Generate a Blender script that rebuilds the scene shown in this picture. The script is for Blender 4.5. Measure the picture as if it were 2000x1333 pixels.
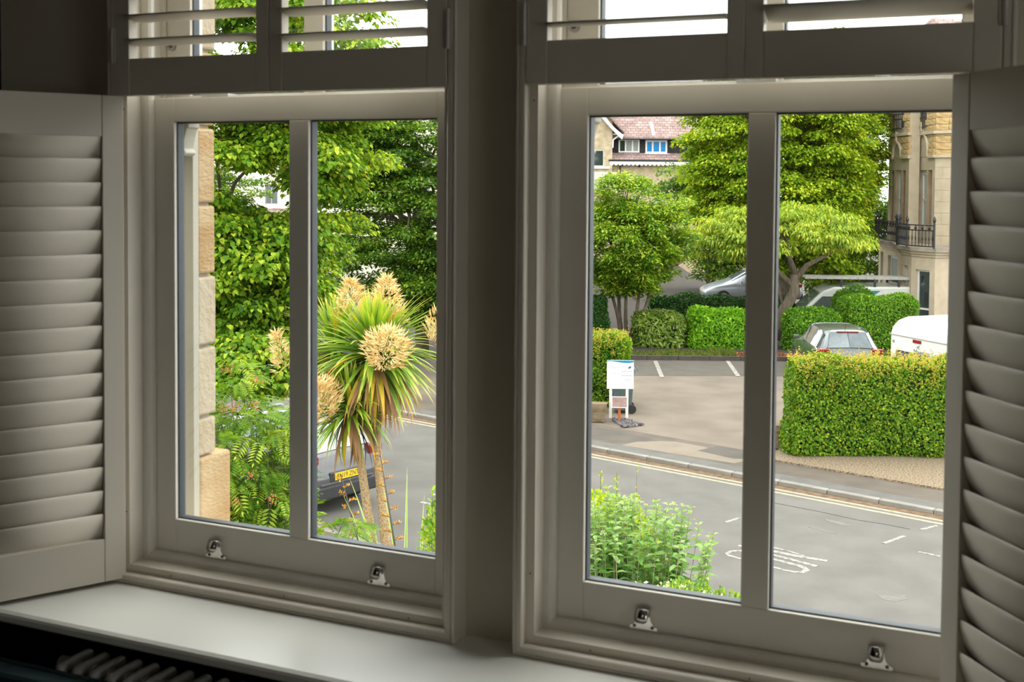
import bpy, bmesh, math, random
import numpy as np
from mathutils import Vector, Matrix, Euler

R = math.radians
rng = np.random.default_rng(7)
random.seed(7)
for o in list(bpy.data.objects):
    bpy.data.objects.remove(o)
scene = bpy.context.scene
COL = scene.collection

# ---------------------------------------------------------------- camera
# world: X along the window wall, Y out of the room, Z up; Z = 0 is the road, the room floor is at 3.65
cam_d = bpy.data.cameras.new('camera')
cam_d.sensor_width = 36.0
cam_d.lens = 41.4
cam_d.shift_x = -0.01525
cam_d.shift_y = -0.11081
cam_d.clip_start = 0.05
cam_d.clip_end = 500
cam_d.dof.use_dof = True
cam_d.dof.focus_distance = 24.0
cam_d.dof.aperture_fstop = 11.0
cam = bpy.data.objects.new('camera', cam_d)
COL.objects.link(cam)
yaw, pitch, roll = R(-23.6249), R(-2.3098), R(0.4398)
fw = Vector((math.sin(yaw)*math.cos(pitch), math.cos(yaw)*math.cos(pitch), math.sin(pitch)))
ri = Vector((math.cos(yaw), -math.sin(yaw), 0))
up = ri.cross(fw)
r2 = ri*math.cos(roll) + up*math.sin(roll)
u2 = up*math.cos(roll) - ri*math.sin(roll)
cam.matrix_world = Matrix(((r2.x, u2.x, -fw.x, 0.0), (r2.y, u2.y, -fw.y, -2.1), (r2.z, u2.z, -fw.z, 5.3), (0, 0, 0, 1)))
scene.camera = cam

# ---------------------------------------------------------------- sky, sun, added room fill light, exposure
world = bpy.data.worlds.new('overcast_sky')
scene.world = world
world.use_nodes = True
nt = world.node_tree
nt.nodes.clear()
wo = nt.nodes.new('ShaderNodeOutputWorld')
bg = nt.nodes.new('ShaderNodeBackground')
tc = nt.nodes.new('ShaderNodeTexCoord')
mp = nt.nodes.new('ShaderNodeMapping')
mp.inputs['Scale'].default_value = (1.6, 1.6, 4.5)
nz = nt.nodes.new('ShaderNodeTexNoise')
nz.inputs['Scale'].default_value = 1.7
nz.inputs['Detail'].default_value = 6
nz.inputs['Roughness'].default_value = 0.55
rp = nt.nodes.new('ShaderNodeValToRGB')
rp.color_ramp.elements[0].position = 0.30
rp.color_ramp.elements[0].color = (0.145, 0.160, 0.173, 1)
rp.color_ramp.elements[1].position = 0.52
rp.color_ramp.elements[1].color = (0.80, 0.80, 0.79, 1)
nt.links.new(tc.outputs['Generated'], mp.inputs['Vector'])
nt.links.new(mp.outputs['Vector'], nz.inputs['Vector'])
nt.links.new(nz.outputs['Fac'], rp.inputs['Fac'])
nt.links.new(rp.outputs['Color'], bg.inputs['Color'])
bg.inputs['Strength'].default_value = 6.0
nt.links.new(bg.outputs['Background'], wo.inputs['Surface'])

sun_d = bpy.data.lights.new('veiled_sun', 'SUN')
sun_d.energy = 2.6
sun_d.angle = R(55)
sun_d.color = (1.0, 0.95, 0.86)
sun = bpy.data.objects.new('veiled_sun', sun_d)
COL.objects.link(sun)
sun.rotation_euler = Vector((-0.27, -0.60, -0.75)).to_track_quat('-Z', 'Y').to_euler()

fill_d = bpy.data.lights.new('room_fill', 'AREA')  # unseen warm fill light added high up to brighten the dim room
fill_d.shape = 'DISK'
fill_d.size = 0.9
fill_d.energy = 6.0
fill_d.color = (1.0, 0.88, 0.70)
fill = bpy.data.objects.new('room_fill', fill_d)
COL.objects.link(fill)
fill.location = (0.2, -4.2, 6.6)

scene.view_settings.view_transform = 'Standard'
scene.view_settings.look = 'None'
scene.view_settings.gamma = 1.0
scene.view_settings.use_curve_mapping = False
scene.view_settings.exposure = 0.0
scene.cycles.max_bounces = 8
scene.cycles.diffuse_bounces = 5
scene.cycles.transparent_max_bounces = 16
scene.cycles.sample_clamp_indirect = 6.0
scene.cycles.use_denoising = True

# ---------------------------------------------------------------- materials
MATS = {}
GAIN = [1.0]           # overall albedo level of the groups of materials that follow


def mat(name, col, rough=0.5, metal=0.0, var=0.0, scale=8.0, col2=None, bump=0.0, bscale=60.0, spec=0.5,
        stretch=(1, 1, 1), coat=0.0, detail=5):
    if name in MATS:
        return MATS[name]
    col = tuple(c*GAIN[0] for c in col)
    col2 = tuple(c*GAIN[0] for c in col2) if col2 else None
    m = bpy.data.materials.new(name)
    m.use_nodes = True
    n, l = m.node_tree.nodes, m.node_tree.links
    b = n['Principled BSDF']
    b.inputs['Base Color'].default_value = (*col, 1)
    b.inputs['Roughness'].default_value = rough
    b.inputs['Metallic'].default_value = metal
    b.inputs['Specular IOR Level'].default_value = spec
    b.inputs['Coat Weight'].default_value = coat
    t = n.new('ShaderNodeTexCoord')
    mpn = n.new('ShaderNodeMapping')
    mpn.inputs['Scale'].default_value = stretch
    l.new(t.outputs['Object'], mpn.inputs['Vector'])
    if var > 0 or col2:
        a = n.new('ShaderNodeTexNoise')
        a.inputs['Scale'].default_value = scale
        a.inputs['Detail'].default_value = detail
        l.new(mpn.outputs['Vector'], a.inputs['Vector'])
        r = n.new('ShaderNodeValToRGB')
        c2 = col2 or tuple(min(1, c*(1+var)) for c in col)
        c1 = col if col2 else tuple(c*(1-var) for c in col)
        r.color_ramp.elements[0].position = 0.35
        r.color_ramp.elements[1].position = 0.68
        r.color_ramp.elements[0].color = (*c1, 1)
        r.color_ramp.elements[1].color = (*c2, 1)
        l.new(a.outputs['Fac'], r.inputs['Fac'])
        l.new(r.outputs['Color'], b.inputs['Base Color'])
    if bump > 0:
        a2 = n.new('ShaderNodeTexNoise')
        a2.inputs['Scale'].default_value = bscale
        a2.inputs['Detail'].default_value = 4
        l.new(mpn.outputs['Vector'], a2.inputs['Vector'])
        bu = n.new('ShaderNodeBump')
        bu.inputs['Strength'].default_value = bump
        bu.inputs['Distance'].default_value = 0.02
        l.new(a2.outputs['Fac'], bu.inputs['Height'])
        l.new(bu.outputs['Normal'], b.inputs['Normal'])
    MATS[name] = m
    return m


def leaf_mat(name, dark, mid, light, transl=0.40, rough=0.5, spec=0.2):
    """leaf colour runs from an old dark leaf to a young light one by the per-leaf attribute 'age'"""
    if name in MATS:
        return MATS[name]
    dark, mid, light = (tuple(min(0.8, c*1.25) for c in q) for q in (dark, mid, light))
    m = bpy.data.materials.new(name)
    m.use_nodes = True
    n, l = m.node_tree.nodes, m.node_tree.links
    b = n['Principled BSDF']
    out = n['Material Output']
    at = n.new('ShaderNodeAttribute')
    at.attribute_name = 'age'
    r = n.new('ShaderNodeValToRGB')
    r.color_ramp.elements[0].position = 0.0
    r.color_ramp.elements[0].color = (*dark, 1)
    r.color_ramp.elements[1].position = 1.0
    r.color_ramp.elements[1].color = (*light, 1)
    e = r.color_ramp.elements.new(0.5)
    e.color = (*mid, 1)
    l.new(at.outputs['Fac'], r.inputs['Fac'])
    l.new(r.outputs['Color'], b.inputs['Base Color'])
    b.inputs['Roughness'].default_value = rough
    b.inputs['Specular IOR Level'].default_value = spec
    tr = n.new('ShaderNodeBsdfTranslucent')
    hs = n.new('ShaderNodeMixRGB')
    hs.blend_type = 'MULTIPLY'
    hs.inputs['Fac'].default_value = 1.0
    hs.inputs['Color2'].default_value = (1.25, 1.15, 0.45, 1)
    l.new(r.outputs['Color'], hs.inputs['Color1'])
    l.new(hs.outputs['Color'], tr.inputs['Color'])
    mx = n.new('ShaderNodeMixShader')
    mx.inputs['Fac'].default_value = transl
    l.new(b.outputs['BSDF'], mx.inputs[1])
    l.new(tr.outputs['BSDF'], mx.inputs[2])
    l.new(mx.outputs['Shader'], out.inputs['Surface'])
    MATS[name] = m
    return m


def glass_mat(name, tint=(0.96, 0.98, 0.97), refl=1.0):
    m = bpy.data.materials.new(name)
    m.use_nodes = True
    n, l = m.node_tree.nodes, m.node_tree.links
    n.remove(n['Principled BSDF'])
    t = n.new('ShaderNodeBsdfTransparent')
    t.inputs['Color'].default_value = (*tint, 1)
    g = n.new('ShaderNodeBsdfGlossy')
    g.inputs['Roughness'].default_value = 0.01
    fr = n.new('ShaderNodeFresnel')
    fr.inputs['IOR'].default_value = 1.45
    ge = n.new('ShaderNodeNewGeometry')
    mr = n.new('ShaderNodeMapRange')      # same reflectance on both faces of the pane
    mr.inputs['To Min'].default_value = 1.45
    mr.inputs['To Max'].default_value = 1/1.45
    l.new(ge.outputs['Backfacing'], mr.inputs['Value'])
    l.new(mr.outputs['Result'], fr.inputs['IOR'])
    ml = n.new('ShaderNodeMath')
    ml.operation = 'MULTIPLY'
    ml.inputs[1].default_value = refl
    mx = n.new('ShaderNodeMixShader')
    l.new(fr.outputs['Fac'], ml.inputs[0])
    l.new(ml.outputs[0], mx.inputs['Fac'])
    l.new(t.outputs['BSDF'], mx.inputs[1])
    l.new(g.outputs['BSDF'], mx.inputs[2])
    l.new(mx.outputs['Shader'], n['Material Output'].inputs['Surface'])
    MATS[name] = m
    return m


def brick_mat(name, c1, c2, mortar, bw, bh, msize=0.01, rough=0.9, bump=0.5, offset=0.5):
    """courses in the object's own X-Z plane"""
    c1, c2, mortar = (tuple(v*GAIN[0] for v in c) for c in (c1, c2, mortar))
    m = bpy.data.materials.new(name)
    m.use_nodes = True
    n, l = m.node_tree.nodes, m.node_tree.links
    b = n['Principled BSDF']
    t = n.new('ShaderNodeTexCoord')
    sp = n.new('ShaderNodeSeparateXYZ')
    cb = n.new('ShaderNodeCombineXYZ')
    l.new(t.outputs['Object'], sp.inputs[0])
    l.new(sp.outputs['X'], cb.inputs['X'])
    l.new(sp.outputs['Z'], cb.inputs['Y'])
    br = n.new('ShaderNodeTexBrick')
    br.offset = offset
    br.inputs['Scale'].default_value = 1.0
    br.inputs['Brick Width'].default_value = bw
    br.inputs['Row Height'].default_value = bh
    br.inputs['Mortar Size'].default_value = msize
    br.inputs['Color1'].default_value = (*c1, 1)
    br.inputs['Color2'].default_value = (*c2, 1)
    br.inputs['Mortar'].default_value = (*mortar, 1)
    l.new(cb.outputs[0], br.inputs['Vector'])
    nz_ = n.new('ShaderNodeTexNoise')
    nz_.inputs['Scale'].default_value = 3.0
    nz_.inputs['Detail'].default_value = 6
    l.new(t.outputs['Object'], nz_.inputs['Vector'])
    mx = n.new('ShaderNodeMixRGB')
    mx.blend_type = 'MULTIPLY'
    mx.inputs['Fac'].default_value = 0.55
    rr = n.new('ShaderNodeValToRGB')
    rr.color_ramp.elements[0].color = (0.55, 0.5, 0.48, 1)
    rr.color_ramp.elements[1].color = (1.25, 1.2, 1.15, 1)
    rr.color_ramp.elements[0].position = 0.3
    rr.color_ramp.elements[1].position = 0.7
    l.new(nz_.outputs['Fac'], rr.inputs['Fac'])
    l.new(br.outputs['Color'], mx.inputs['Color1'])
    l.new(rr.outputs['Color'], mx.inputs['Color2'])
    l.new(mx.outputs['Color'], b.inputs['Base Color'])
    b.inputs['Roughness'].default_value = rough
    bu = n.new('ShaderNodeBump')
    bu.inputs['Strength'].default_value = bump
    bu.inputs['Distance'].default_value = 0.02
    bu.invert = True
    l.new(br.outputs['Fac'], bu.inputs['Height'])
    l.new(bu.outputs['Normal'], b.inputs['Normal'])
    MATS[name] = m
    return m


PAINT = mat('white_satin_paint', (0.76, 0.72, 0.645), 0.38, var=0.02, scale=3, bump=0.03, bscale=220)
SHUT = mat('shutter_paint', (0.64, 0.585, 0.50), 0.40, var=0.015, scale=4, bump=0.03, bscale=260)
WALLP = mat('greige_wall_paint', (0.56, 0.51, 0.415), 0.75, var=0.03, scale=2, bump=0.06, bscale=160)
CEILP = mat('ceiling_paint', (0.78, 0.76, 0.72), 0.9, var=0.02)
NAVY = mat('navy_wall_paint', (0.008, 0.011, 0.017), 0.7, var=0.1, bump=0.05)
CARPET = mat('dark_carpet', (0.10, 0.09, 0.08), 0.95, var=0.2, scale=80, bump=0.2)
SEAL = mat('grey_glazing_seal', (0.045, 0.055, 0.068), 0.5, var=0.08)
SILLM = mat('sill_paint', (0.72, 0.71, 0.67), 0.33, var=0.02, scale=2)
CHROME = mat('polished_chrome', (0.52, 0.51, 0.50), 0.10, metal=1.0, var=0.03, scale=30)
STEEL = mat('dull_steel', (0.42, 0.42, 0.41), 0.32, metal=1.0, var=0.08, scale=60)
GLASS = glass_mat('window_glass')
GAIN[0] = 0.66
STONE = mat('sandstone', (0.58, 0.36, 0.155), 0.9, col2=(0.74, 0.55, 0.32), scale=5.0, bump=0.35, bscale=70, stretch=(1, 1, 2.6))
STONE2 = mat('pale_sandstone', (0.60, 0.47, 0.31), 0.9, col2=(0.74, 0.65, 0.50), scale=6.0, bump=0.3, bscale=70)
EXTW = mat('exterior_white', (0.60, 0.56, 0.46), 0.5, var=0.03)
MORTAR = mat('lime_mortar', (0.52, 0.46, 0.36), 0.95, var=0.15, scale=30)
GAIN[0] = 1.0


# ---------------------------------------------------------------- helpers
def link(o, parent=None):
    COL.objects.link(o)
    if parent is not None:
        o.parent = parent
    return o


def tag(o, label=None, cat=None, group=None, kind=None):
    for k, v in (('label', label), ('category', cat), ('group', group), ('kind', kind)):
        if v:
            o[k] = v
    return o


def thing(name, label, cat, loc=(0, 0, 0), rotz=0.0, group=None, kind=None):
    o = bpy.data.objects.new(name, None)
    o.empty_display_size = 0.1
    link(o)
    o.location = loc
    o.rotation_euler = (0, 0, rotz)
    return tag(o, label, cat, group, kind)


def root(name, loc=(0, 0, 0), rotz=0.0):
    return thing(name, None, None, loc, rotz, kind='structure')


def part(name, mesh, parent=None, loc=None, rot=None, label=None, kind=None):
    o = bpy.data.objects.new(name, mesh)
    link(o, parent)
    if loc is not None:
        o.location = loc
    if rot is not None:
        o.rotation_euler = rot
    return tag(o, label, None, None, kind)


class MB:
    def __init__(self):
        self.v, self.f = [], []

    def add(self, vs, fs):
        n = len(self.v)
        self.v += [tuple(p) for p in vs]
        self.f += [tuple(i+n for i in f) for f in fs]
        return self

    def box(self, x0, x1, y0, y1, z0, z1):
        vs = [(x, y, z) for z in (z0, z1) for y in (y0, y1) for x in (x0, x1)]
        return self.add(vs, [(0, 2, 3, 1), (4, 5, 7, 6), (0, 1, 5, 4), (2, 6, 7, 3), (0, 4, 6, 2), (1, 3, 7, 5)])

    def obox(self, c, ax, ay, az, hx, hy, hz):
        """box about c with half sizes along three axes"""
        c, ax, ay, az = Vector(c), Vector(ax).normalized(), Vector(ay).normalized(), Vector(az).normalized()
        vs = [c + ax*(hx*sx) + ay*(hy*sy) + az*(hz*sz) for sz in (-1, 1) for sy in (-1, 1) for sx in (-1, 1)]
        return self.add(vs, [(0, 2, 3, 1), (4, 5, 7, 6), (0, 1, 5, 4), (2, 6, 7, 3), (0, 4, 6, 2), (1, 3, 7, 5)])

    def tube(self, path, rad, n=8, caps=True):
        path = [Vector(p) for p in path]
        if not hasattr(rad, '__len__'):
            rad = [rad]*len(path)
        vs, fs = [], []
        u = None
        for i, p in enumerate(path):
            a = path[max(0, i-1)]
            b = path[min(len(path)-1, i+1)]
            t = (b-a).normalized()
            if u is None:
                u = t.orthogonal().normalized()
            u = (u - t*u.dot(t))
            u = u.normalized() if u.length > 1e-6 else t.orthogonal().normalized()
            w = t.cross(u)
            for k in range(n):
                an = 2*math.pi*k/n
                vs.append(p + (u*math.cos(an) + w*math.sin(an))*rad[i])
        for i in range(len(path)-1):
            for k in range(n):
                k2 = (k+1) % n
                fs.append((i*n+k, i*n+k2, (i+1)*n+k2, (i+1)*n+k))
        if caps:
            fs.append(tuple(reversed(range(n))))
            fs.append(tuple(range((len(path)-1)*n, len(path)*n)))
        return self.add(vs, fs)

    def prism(self, prof, axis, a, b):
        """extrude a closed 2-D profile along an axis; prof gives the other two coordinates in xyz order"""
        def pt(p, s):
            return {'x': (s, p[0], p[1]), 'y': (p[0], s, p[1]), 'z': (p[0], p[1], s)}[axis]
        n = len(prof)
        vs = [pt(p, a) for p in prof] + [pt(p, b) for p in prof]
        fs = [(i, (i+1) % n, n+(i+1) % n, n+i) for i in range(n)] + [tuple(reversed(range(n))), tuple(range(n, 2*n))]
        return self.add(vs, fs)

    def ring(self, prof, x0, x1, z0, z1):
        """mitred frame: prof = closed list of (inset, y) swept round the rectangle"""
        n = len(prof)
        vs, fs = [], []
        for k in range(4):
            for o, y in prof:
                vs.append(((x0+o) if k in (0, 3) else (x1-o), y, (z0+o) if k in (0, 1) else (z1-o)))
        for k in range(4):
            k2 = (k+1) % 4
            for i in range(n):
                j = (i+1) % n
                fs.append((k*n+i, k2*n+i, k2*n+j, k*n+j))
        return self.add(vs, fs)

    def mesh(self, name, material, smooth=False, bevel=0.0, seg=2):
        me = bpy.data.meshes.new(name)
        me.from_pydata(self.v, [], self.f)
        bm = bmesh.new()
        bm.from_mesh(me)
        bmesh.ops.recalc_face_normals(bm, faces=bm.faces)
        if bevel > 0:
            es = [e for e in bm.edges if e.is_manifold and e.calc_face_angle(0) > 0.6]
            bmesh.ops.bevel(bm, geom=es, offset=bevel, segments=seg, affect='EDGES', clamp_overlap=True, profile=0.5)
        bm.to_mesh(me)
        bm.free()
        if smooth:
            me.polygons.foreach_set('use_smooth', [True]*len(me.polygons))
        me.materials.append(material)
        return me

    def build(self, name, material, parent=None, loc=None, rot=None, smooth=False, bevel=0.0, label=None, kind=None, seg=2):
        return part(name, self.mesh(name, material, smooth, bevel, seg), parent, loc, rot, label, kind)


def text(name, body, size, material, parent, loc, rot, align='CENTER', extrude=0.001, sx=1.0, label=None):
    c = bpy.data.curves.new(name, 'FONT')
    c.body = body
    c.size = size
    c.extrude = extrude
    c.align_x = align
    c.align_y = 'CENTER'
    c.materials.append(material)
    tmp = bpy.data.objects.new(name, c)
    me = bpy.data.meshes.new_from_object(tmp)
    bpy.data.objects.remove(tmp)
    o = bpy.data.objects.new(name, me)
    link(o, parent)
    o.location = loc
    o.rotation_euler = rot
    o.scale = (sx, 1, 1)
    return tag(o, label)


# ---- leaves as one mesh
def leaf_mesh(name, P, A, N, L, W, age, material, oval=False, fold=0.18, droop=0.0):
    """P base points, A leaf axes, N leaf normals, L lengths, W widths, age 0..1"""
    n = len(P)
    A = A/np.maximum(np.linalg.norm(A, axis=1, keepdims=True), 1e-9)
    S = np.cross(N, A)
    S /= np.maximum(np.linalg.norm(S, axis=1, keepdims=True), 1e-9)
    U = np.cross(A, S)
    L = np.broadcast_to(np.asarray(L, float), (n,))[:, None]
    W = np.broadcast_to(np.asarray(W, float), (n,))[:, None]
    dz = np.array([0, 0, -1.0])
    if oval == 'round':
        tip = P + A*L + dz*droop*L
        a1, a2 = P + A*L*0.16, P + A*L*0.58 + dz*droop*L*0.3
        vs = np.stack([P, a1 + S*W*0.44 + U*W*fold, a2 + S*W*0.46 + U*W*fold, tip, a2 - S*W*0.46 + U*W*fold, a1 - S*W*0.44 + U*W*fold], 1).reshape(-1, 3)
        k = 6
        idx = np.array([[0, 1, 2], [0, 2, 3], [0, 3, 4], [0, 4, 5]])
    elif not oval:
        tip = P + A*L + dz*droop*L
        m = P + A*L*0.45
        vs = np.stack([P, m + S*W*0.5 + U*W*fold, tip, m - S*W*0.5 + U*W*fold], 1).reshape(-1, 3)
        k = 4
        idx = np.array([[0, 1, 2], [0, 2, 3]])
    else:
        tip = P + A*L + dz*droop*L
        a1, a2 = P + A*L*0.25 + dz*droop*L*0.05, P + A*L*0.62 + dz*droop*L*0.4
        vs = np.stack([P, a1 + S*W*0.42 + U*W*fold, a2 + S*W*0.42 + U*W*fold, tip,
                       a2 - S*W*0.42 + U*W*fold, a1 - S*W*0.42 + U*W*fold, a1, a2], 1).reshape(-1, 3)
        k = 8
        idx = np.array([[0, 1, 6], [6, 1, 2], [6, 2, 7], [7, 2, 3], [0, 6, 5], [6, 7, 5], [5, 7, 4], [7, 3, 4]])
    F = (idx[None] + (np.arange(n)*k)[:, None, None]).reshape(-1, 3)
    me = bpy.data.meshes.new(name)
    me.vertices.add(len(vs))
    me.vertices.foreach_set('co', vs.astype(np.float32).ravel())
    me.loops.add(F.size)
    me.loops.foreach_set('vertex_index', F.astype(np.int32).ravel())
    me.polygons.add(len(F))
    me.polygons.foreach_set('loop_start', np.arange(0, F.size, 3, dtype=np.int32))
    me.polygons.foreach_set('loop_total', np.full(len(F), 3, dtype=np.int32))
    me.update(calc_edges=True)
    at = me.attributes.new('age', 'FLOAT', 'POINT')
    at.data.foreach_set('value', np.repeat(np.clip(age, 0, 1), k).astype(np.float32))
    me.materials.append(material)
    return me


def unit(n):
    d = rng.normal(size=(n, 3))
    return d/np.linalg.norm(d, axis=1, keepdims=True)


CAMP = np.array([0.0, -2.1, 5.3])


def clumps_on(c, r, n, lo=0.6, hi=1.0, zmin=-1.0, front=0.6):
    """clump centres in an ellipsoid shell; the far side, which the windows never show, is thinner"""
    c, r = np.array(c, float), np.array(r, float)
    d = unit(n*4)
    d = d[d[:, 2] > zmin]
    tocam = (CAMP-c)/np.linalg.norm(CAMP-c)
    keep = (d @ tocam > -0.25) | (rng.random(len(d)) > front)
    d = d[keep][:n]
    s = lo + (hi-lo)*rng.random((len(d), 1))**0.6
    return c + d*r*s


def clump_leaves(cen, rad, per, flat=0.6, tilt=0.45, hang=0.35, jit=0.55):
    """leaves on the upper shell of each clump, drooping outwards"""
    n = len(cen)*per
    C = np.repeat(cen, per, 0)
    rr = np.repeat(np.broadcast_to(rad, (len(cen),)), per)[:, None]
    d = unit(n)
    d[:, 2] = np.where(d[:, 2] < -0.25, -d[:, 2], d[:, 2])
    s = rng.random((n, 1))**0.45
    P = C + d*rr*s*np.array([1, 1, flat])
    A = d*np.array([1, 1, 0.25]) + unit(n)*jit
    A[:, 2] -= hang
    N = np.array([0, 0, 1.0]) + d*tilt + unit(n)*0.45
    return P, A, N


def branches(mb, base, top, cen, r0=0.15, n=26, split=0.35):
    """trunk with limbs that run to some of the clumps"""
    base, top = Vector(base), Vector(top)
    mb.tube([base, base.lerp(top, 0.5) + Vector((0.08, 0.05, 0)), top], [r0, r0*0.8, r0*0.45], 8)
    idx = rng.choice(len(cen), min(n, len(cen)), replace=False)
    for i in idx:
        c = Vector(cen[i])
        s = base.lerp(top, split + (1-split)*random.random())
        m = s.lerp(c, 0.5) + Vector((0, 0, 0.12*(c-s).length))
        mb.tube([s, m, c], [r0*0.33, r0*0.2, r0*0.06], 5, caps=False)

# ================================================================ ROOM SHELL
CX = (-1.464, -0.476)          # window centres
SILL_Z = 4.395
TOP_Z = 6.40


def struct(name, mb, material, **k):
    return mb.build(name, material, kind='structure', **k)


mb = MB()
mb.box(-2.27, -1.871, -0.032, 0.125, 4.37, 6.75)
mb.box(-1.057, -0.883, -0.032, 0.125, 4.37, 6.75)
mb.box(-0.069, 2.6, -0.032, 0.125, 4.37, 6.75)
mb.box(-1.871, -1.057, -0.032, 0.125, TOP_Z, 6.75)
mb.box(-0.883, -0.069, -0.032, 0.125, TOP_Z, 6.75)
struct('wall_front', mb, WALLP)
mb = MB().box(-2.27, 2.6, -0.032, 0.125, 3.65, 4.37)
struct('wall_below_windows', mb, NAVY)
struct('wall_left', MB().box(-2.42, -2.27, -5.5, 0.125, 3.65, 6.75), NAVY)
m = MB()
m.box(2.6, 2.75, -5.5, -2.3, 3.65, 6.75)
m.box(2.6, 2.75, -1.3, 0.125, 3.65, 6.75)
m.box(2.6, 2.75, -2.3, -1.3, 3.65, 4.60)
m.box(2.6, 2.75, -2.3, -1.3, 5.90, 6.75)
struct('wall_right', m, WALLP)
m = MB()                     # the room's side window
for y in (-2.3, -1.35):
    m.box(2.66, 2.71, y, y+0.05, 4.60, 5.90)
for z in (4.60, 5.22, 5.85):
    m.box(2.66, 2.71, -2.3, -1.3, z, z+0.05)
w3 = struct('window_3', m, PAINT)
MB().box(2.68, 2.684, -2.3, -1.3, 4.60, 5.90).build('glass_pane', GLASS, w3)
struct('wall_back', MB().box(-2.42, 2.75, -5.65, -5.5, 3.65, 6.75), WALLP)
struct('floor', MB().box(-2.42, 2.75, -5.65, 0.125, 3.50, 3.65), CARPET)
struct('ceiling', MB().box(-2.42, 2.75, -5.65, 0.125, 6.75, 6.90), CEILP)
# deep white window board that runs under both windows
sb = MB().prism([(-0.325, 4.376), (-0.318, 4.370), (0.06, 4.370), (0.06, SILL_Z), (-0.314, SILL_Z), (-0.322, SILL_Z-0.004), (-0.325, SILL_Z-0.009)], 'x', -2.27, 2.4)
struct('windowsill', sb, SILLM)

# ---- stone jamb outside the left window: single dressed stones with mortar joints
sj = root('stone_jamb')
mb = MB().box(-2.30, -1.832, 0.125, 0.178, 3.2, 6.75)
mb.build('mortar_bed', MORTAR, sj)
zj = [4.633, 4.729, 4.898, 5.068, 5.237, 5.42, 5.60, 5.79, 5.97, 6.16, 6.36, 6.60]
for i in range(len(zj)-1):
    jy = random.uniform(-0.004, 0.004)
    MB().box(-2.29, -1.820+random.uniform(-0.002, 0.002), 0.125, 0.192+jy, zj[i]+0.004, zj[i+1]-0.004).build(
        'stone', STONE if i in (3, 4, 5, 7, 9) else STONE2, sj, bevel=0.006)
MB().box(-2.29, -1.817, 0.125, 0.243, 4.44, 4.633).build('stone', STONE, sj, bevel=0.008)
MB().box(-2.29, -1.817, 0.125, 0.243, 4.22, 4.432).build('stone', STONE2, sj, bevel=0.008)

# ================================================================ SASH WINDOWS
HOOK = None


def hook_meshes():
    """plate with concave shoulders and a curled finger lip"""
    prof = [(-0.027, -0.021), (0.027, -0.021), (0.027, -0.009)]
    for t in np.linspace(0, 1, 6):
        a = math.pi/2*t
        prof.append((0.013+0.014*(1-math.sin(a)), -0.009+0.022*(1-math.cos(a))))
    prof += [(0.013, 0.020), (-0.013, 0.020)]
    for t in np.linspace(1, 0, 6):
        a = math.pi/2*t
        prof.append((-0.013-0.014*(1-math.sin(a)), -0.009+0.022*(1-math.cos(a))))
    prof.append((-0.027, -0.009))
    plate = MB().prism(prof, 'y', -0.0025, 0.0).mesh('sash_lift', mat('satin_nickel', (0.80, 0.78, 0.74), 0.22, metal=1.0, var=0.04, scale=60), bevel=0.0006, seg=1)
    mb = MB()
    path = [(0, 0.014), (0, 0.019)]
    for a in np.linspace(0.3, math.pi*0.72, 8):
        path.append((-0.0062+0.0062*math.cos(a), 0.0205+0.0062*math.sin(a)))
    path += [(-0.0138, 0.0195), (-0.0162, 0.0145), (-0.0180, 0.0092), (-0.0190, 0.0052), (-0.0194, 0.0028)]
    wd = [0.013]*(len(path)-3) + [0.0128, 0.0110, 0.0072]
    vs, fs = [], []
    for (y, z), w in zip(path, wd):
        vs += [(-w, y, z), (w, y, z), (w, y+0.0022, z+0.0003), (-w, y+0.0022, z+0.0003)]
    n = len(path)
    for i in range(n-1):
        for k in range(4):
            fs.append((i*4+k, i*4+(k+1) % 4, (i+1)*4+(k+1) % 4, (i+1)*4+k))
    fs += [(3, 2, 1, 0), (n*4-4, n*4-3, n*4-2, n*4-1)]
    lip = mb.add(vs, fs).mesh('finger_lip', CHROME, smooth=False)
    for p in lip.polygons:
        p.use_smooth = abs(p.normal.x) < 0.5
    return plate, lip


HOOK = hook_meshes()
DARKM = mat('dark_screw', (0.10, 0.095, 0.09), 0.4, metal=0.8)
screw_me = MB().tube([(0, 0, 0), (0, -0.0012, 0)], 0.0032, 10).mesh('screw', DARKM)


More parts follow.
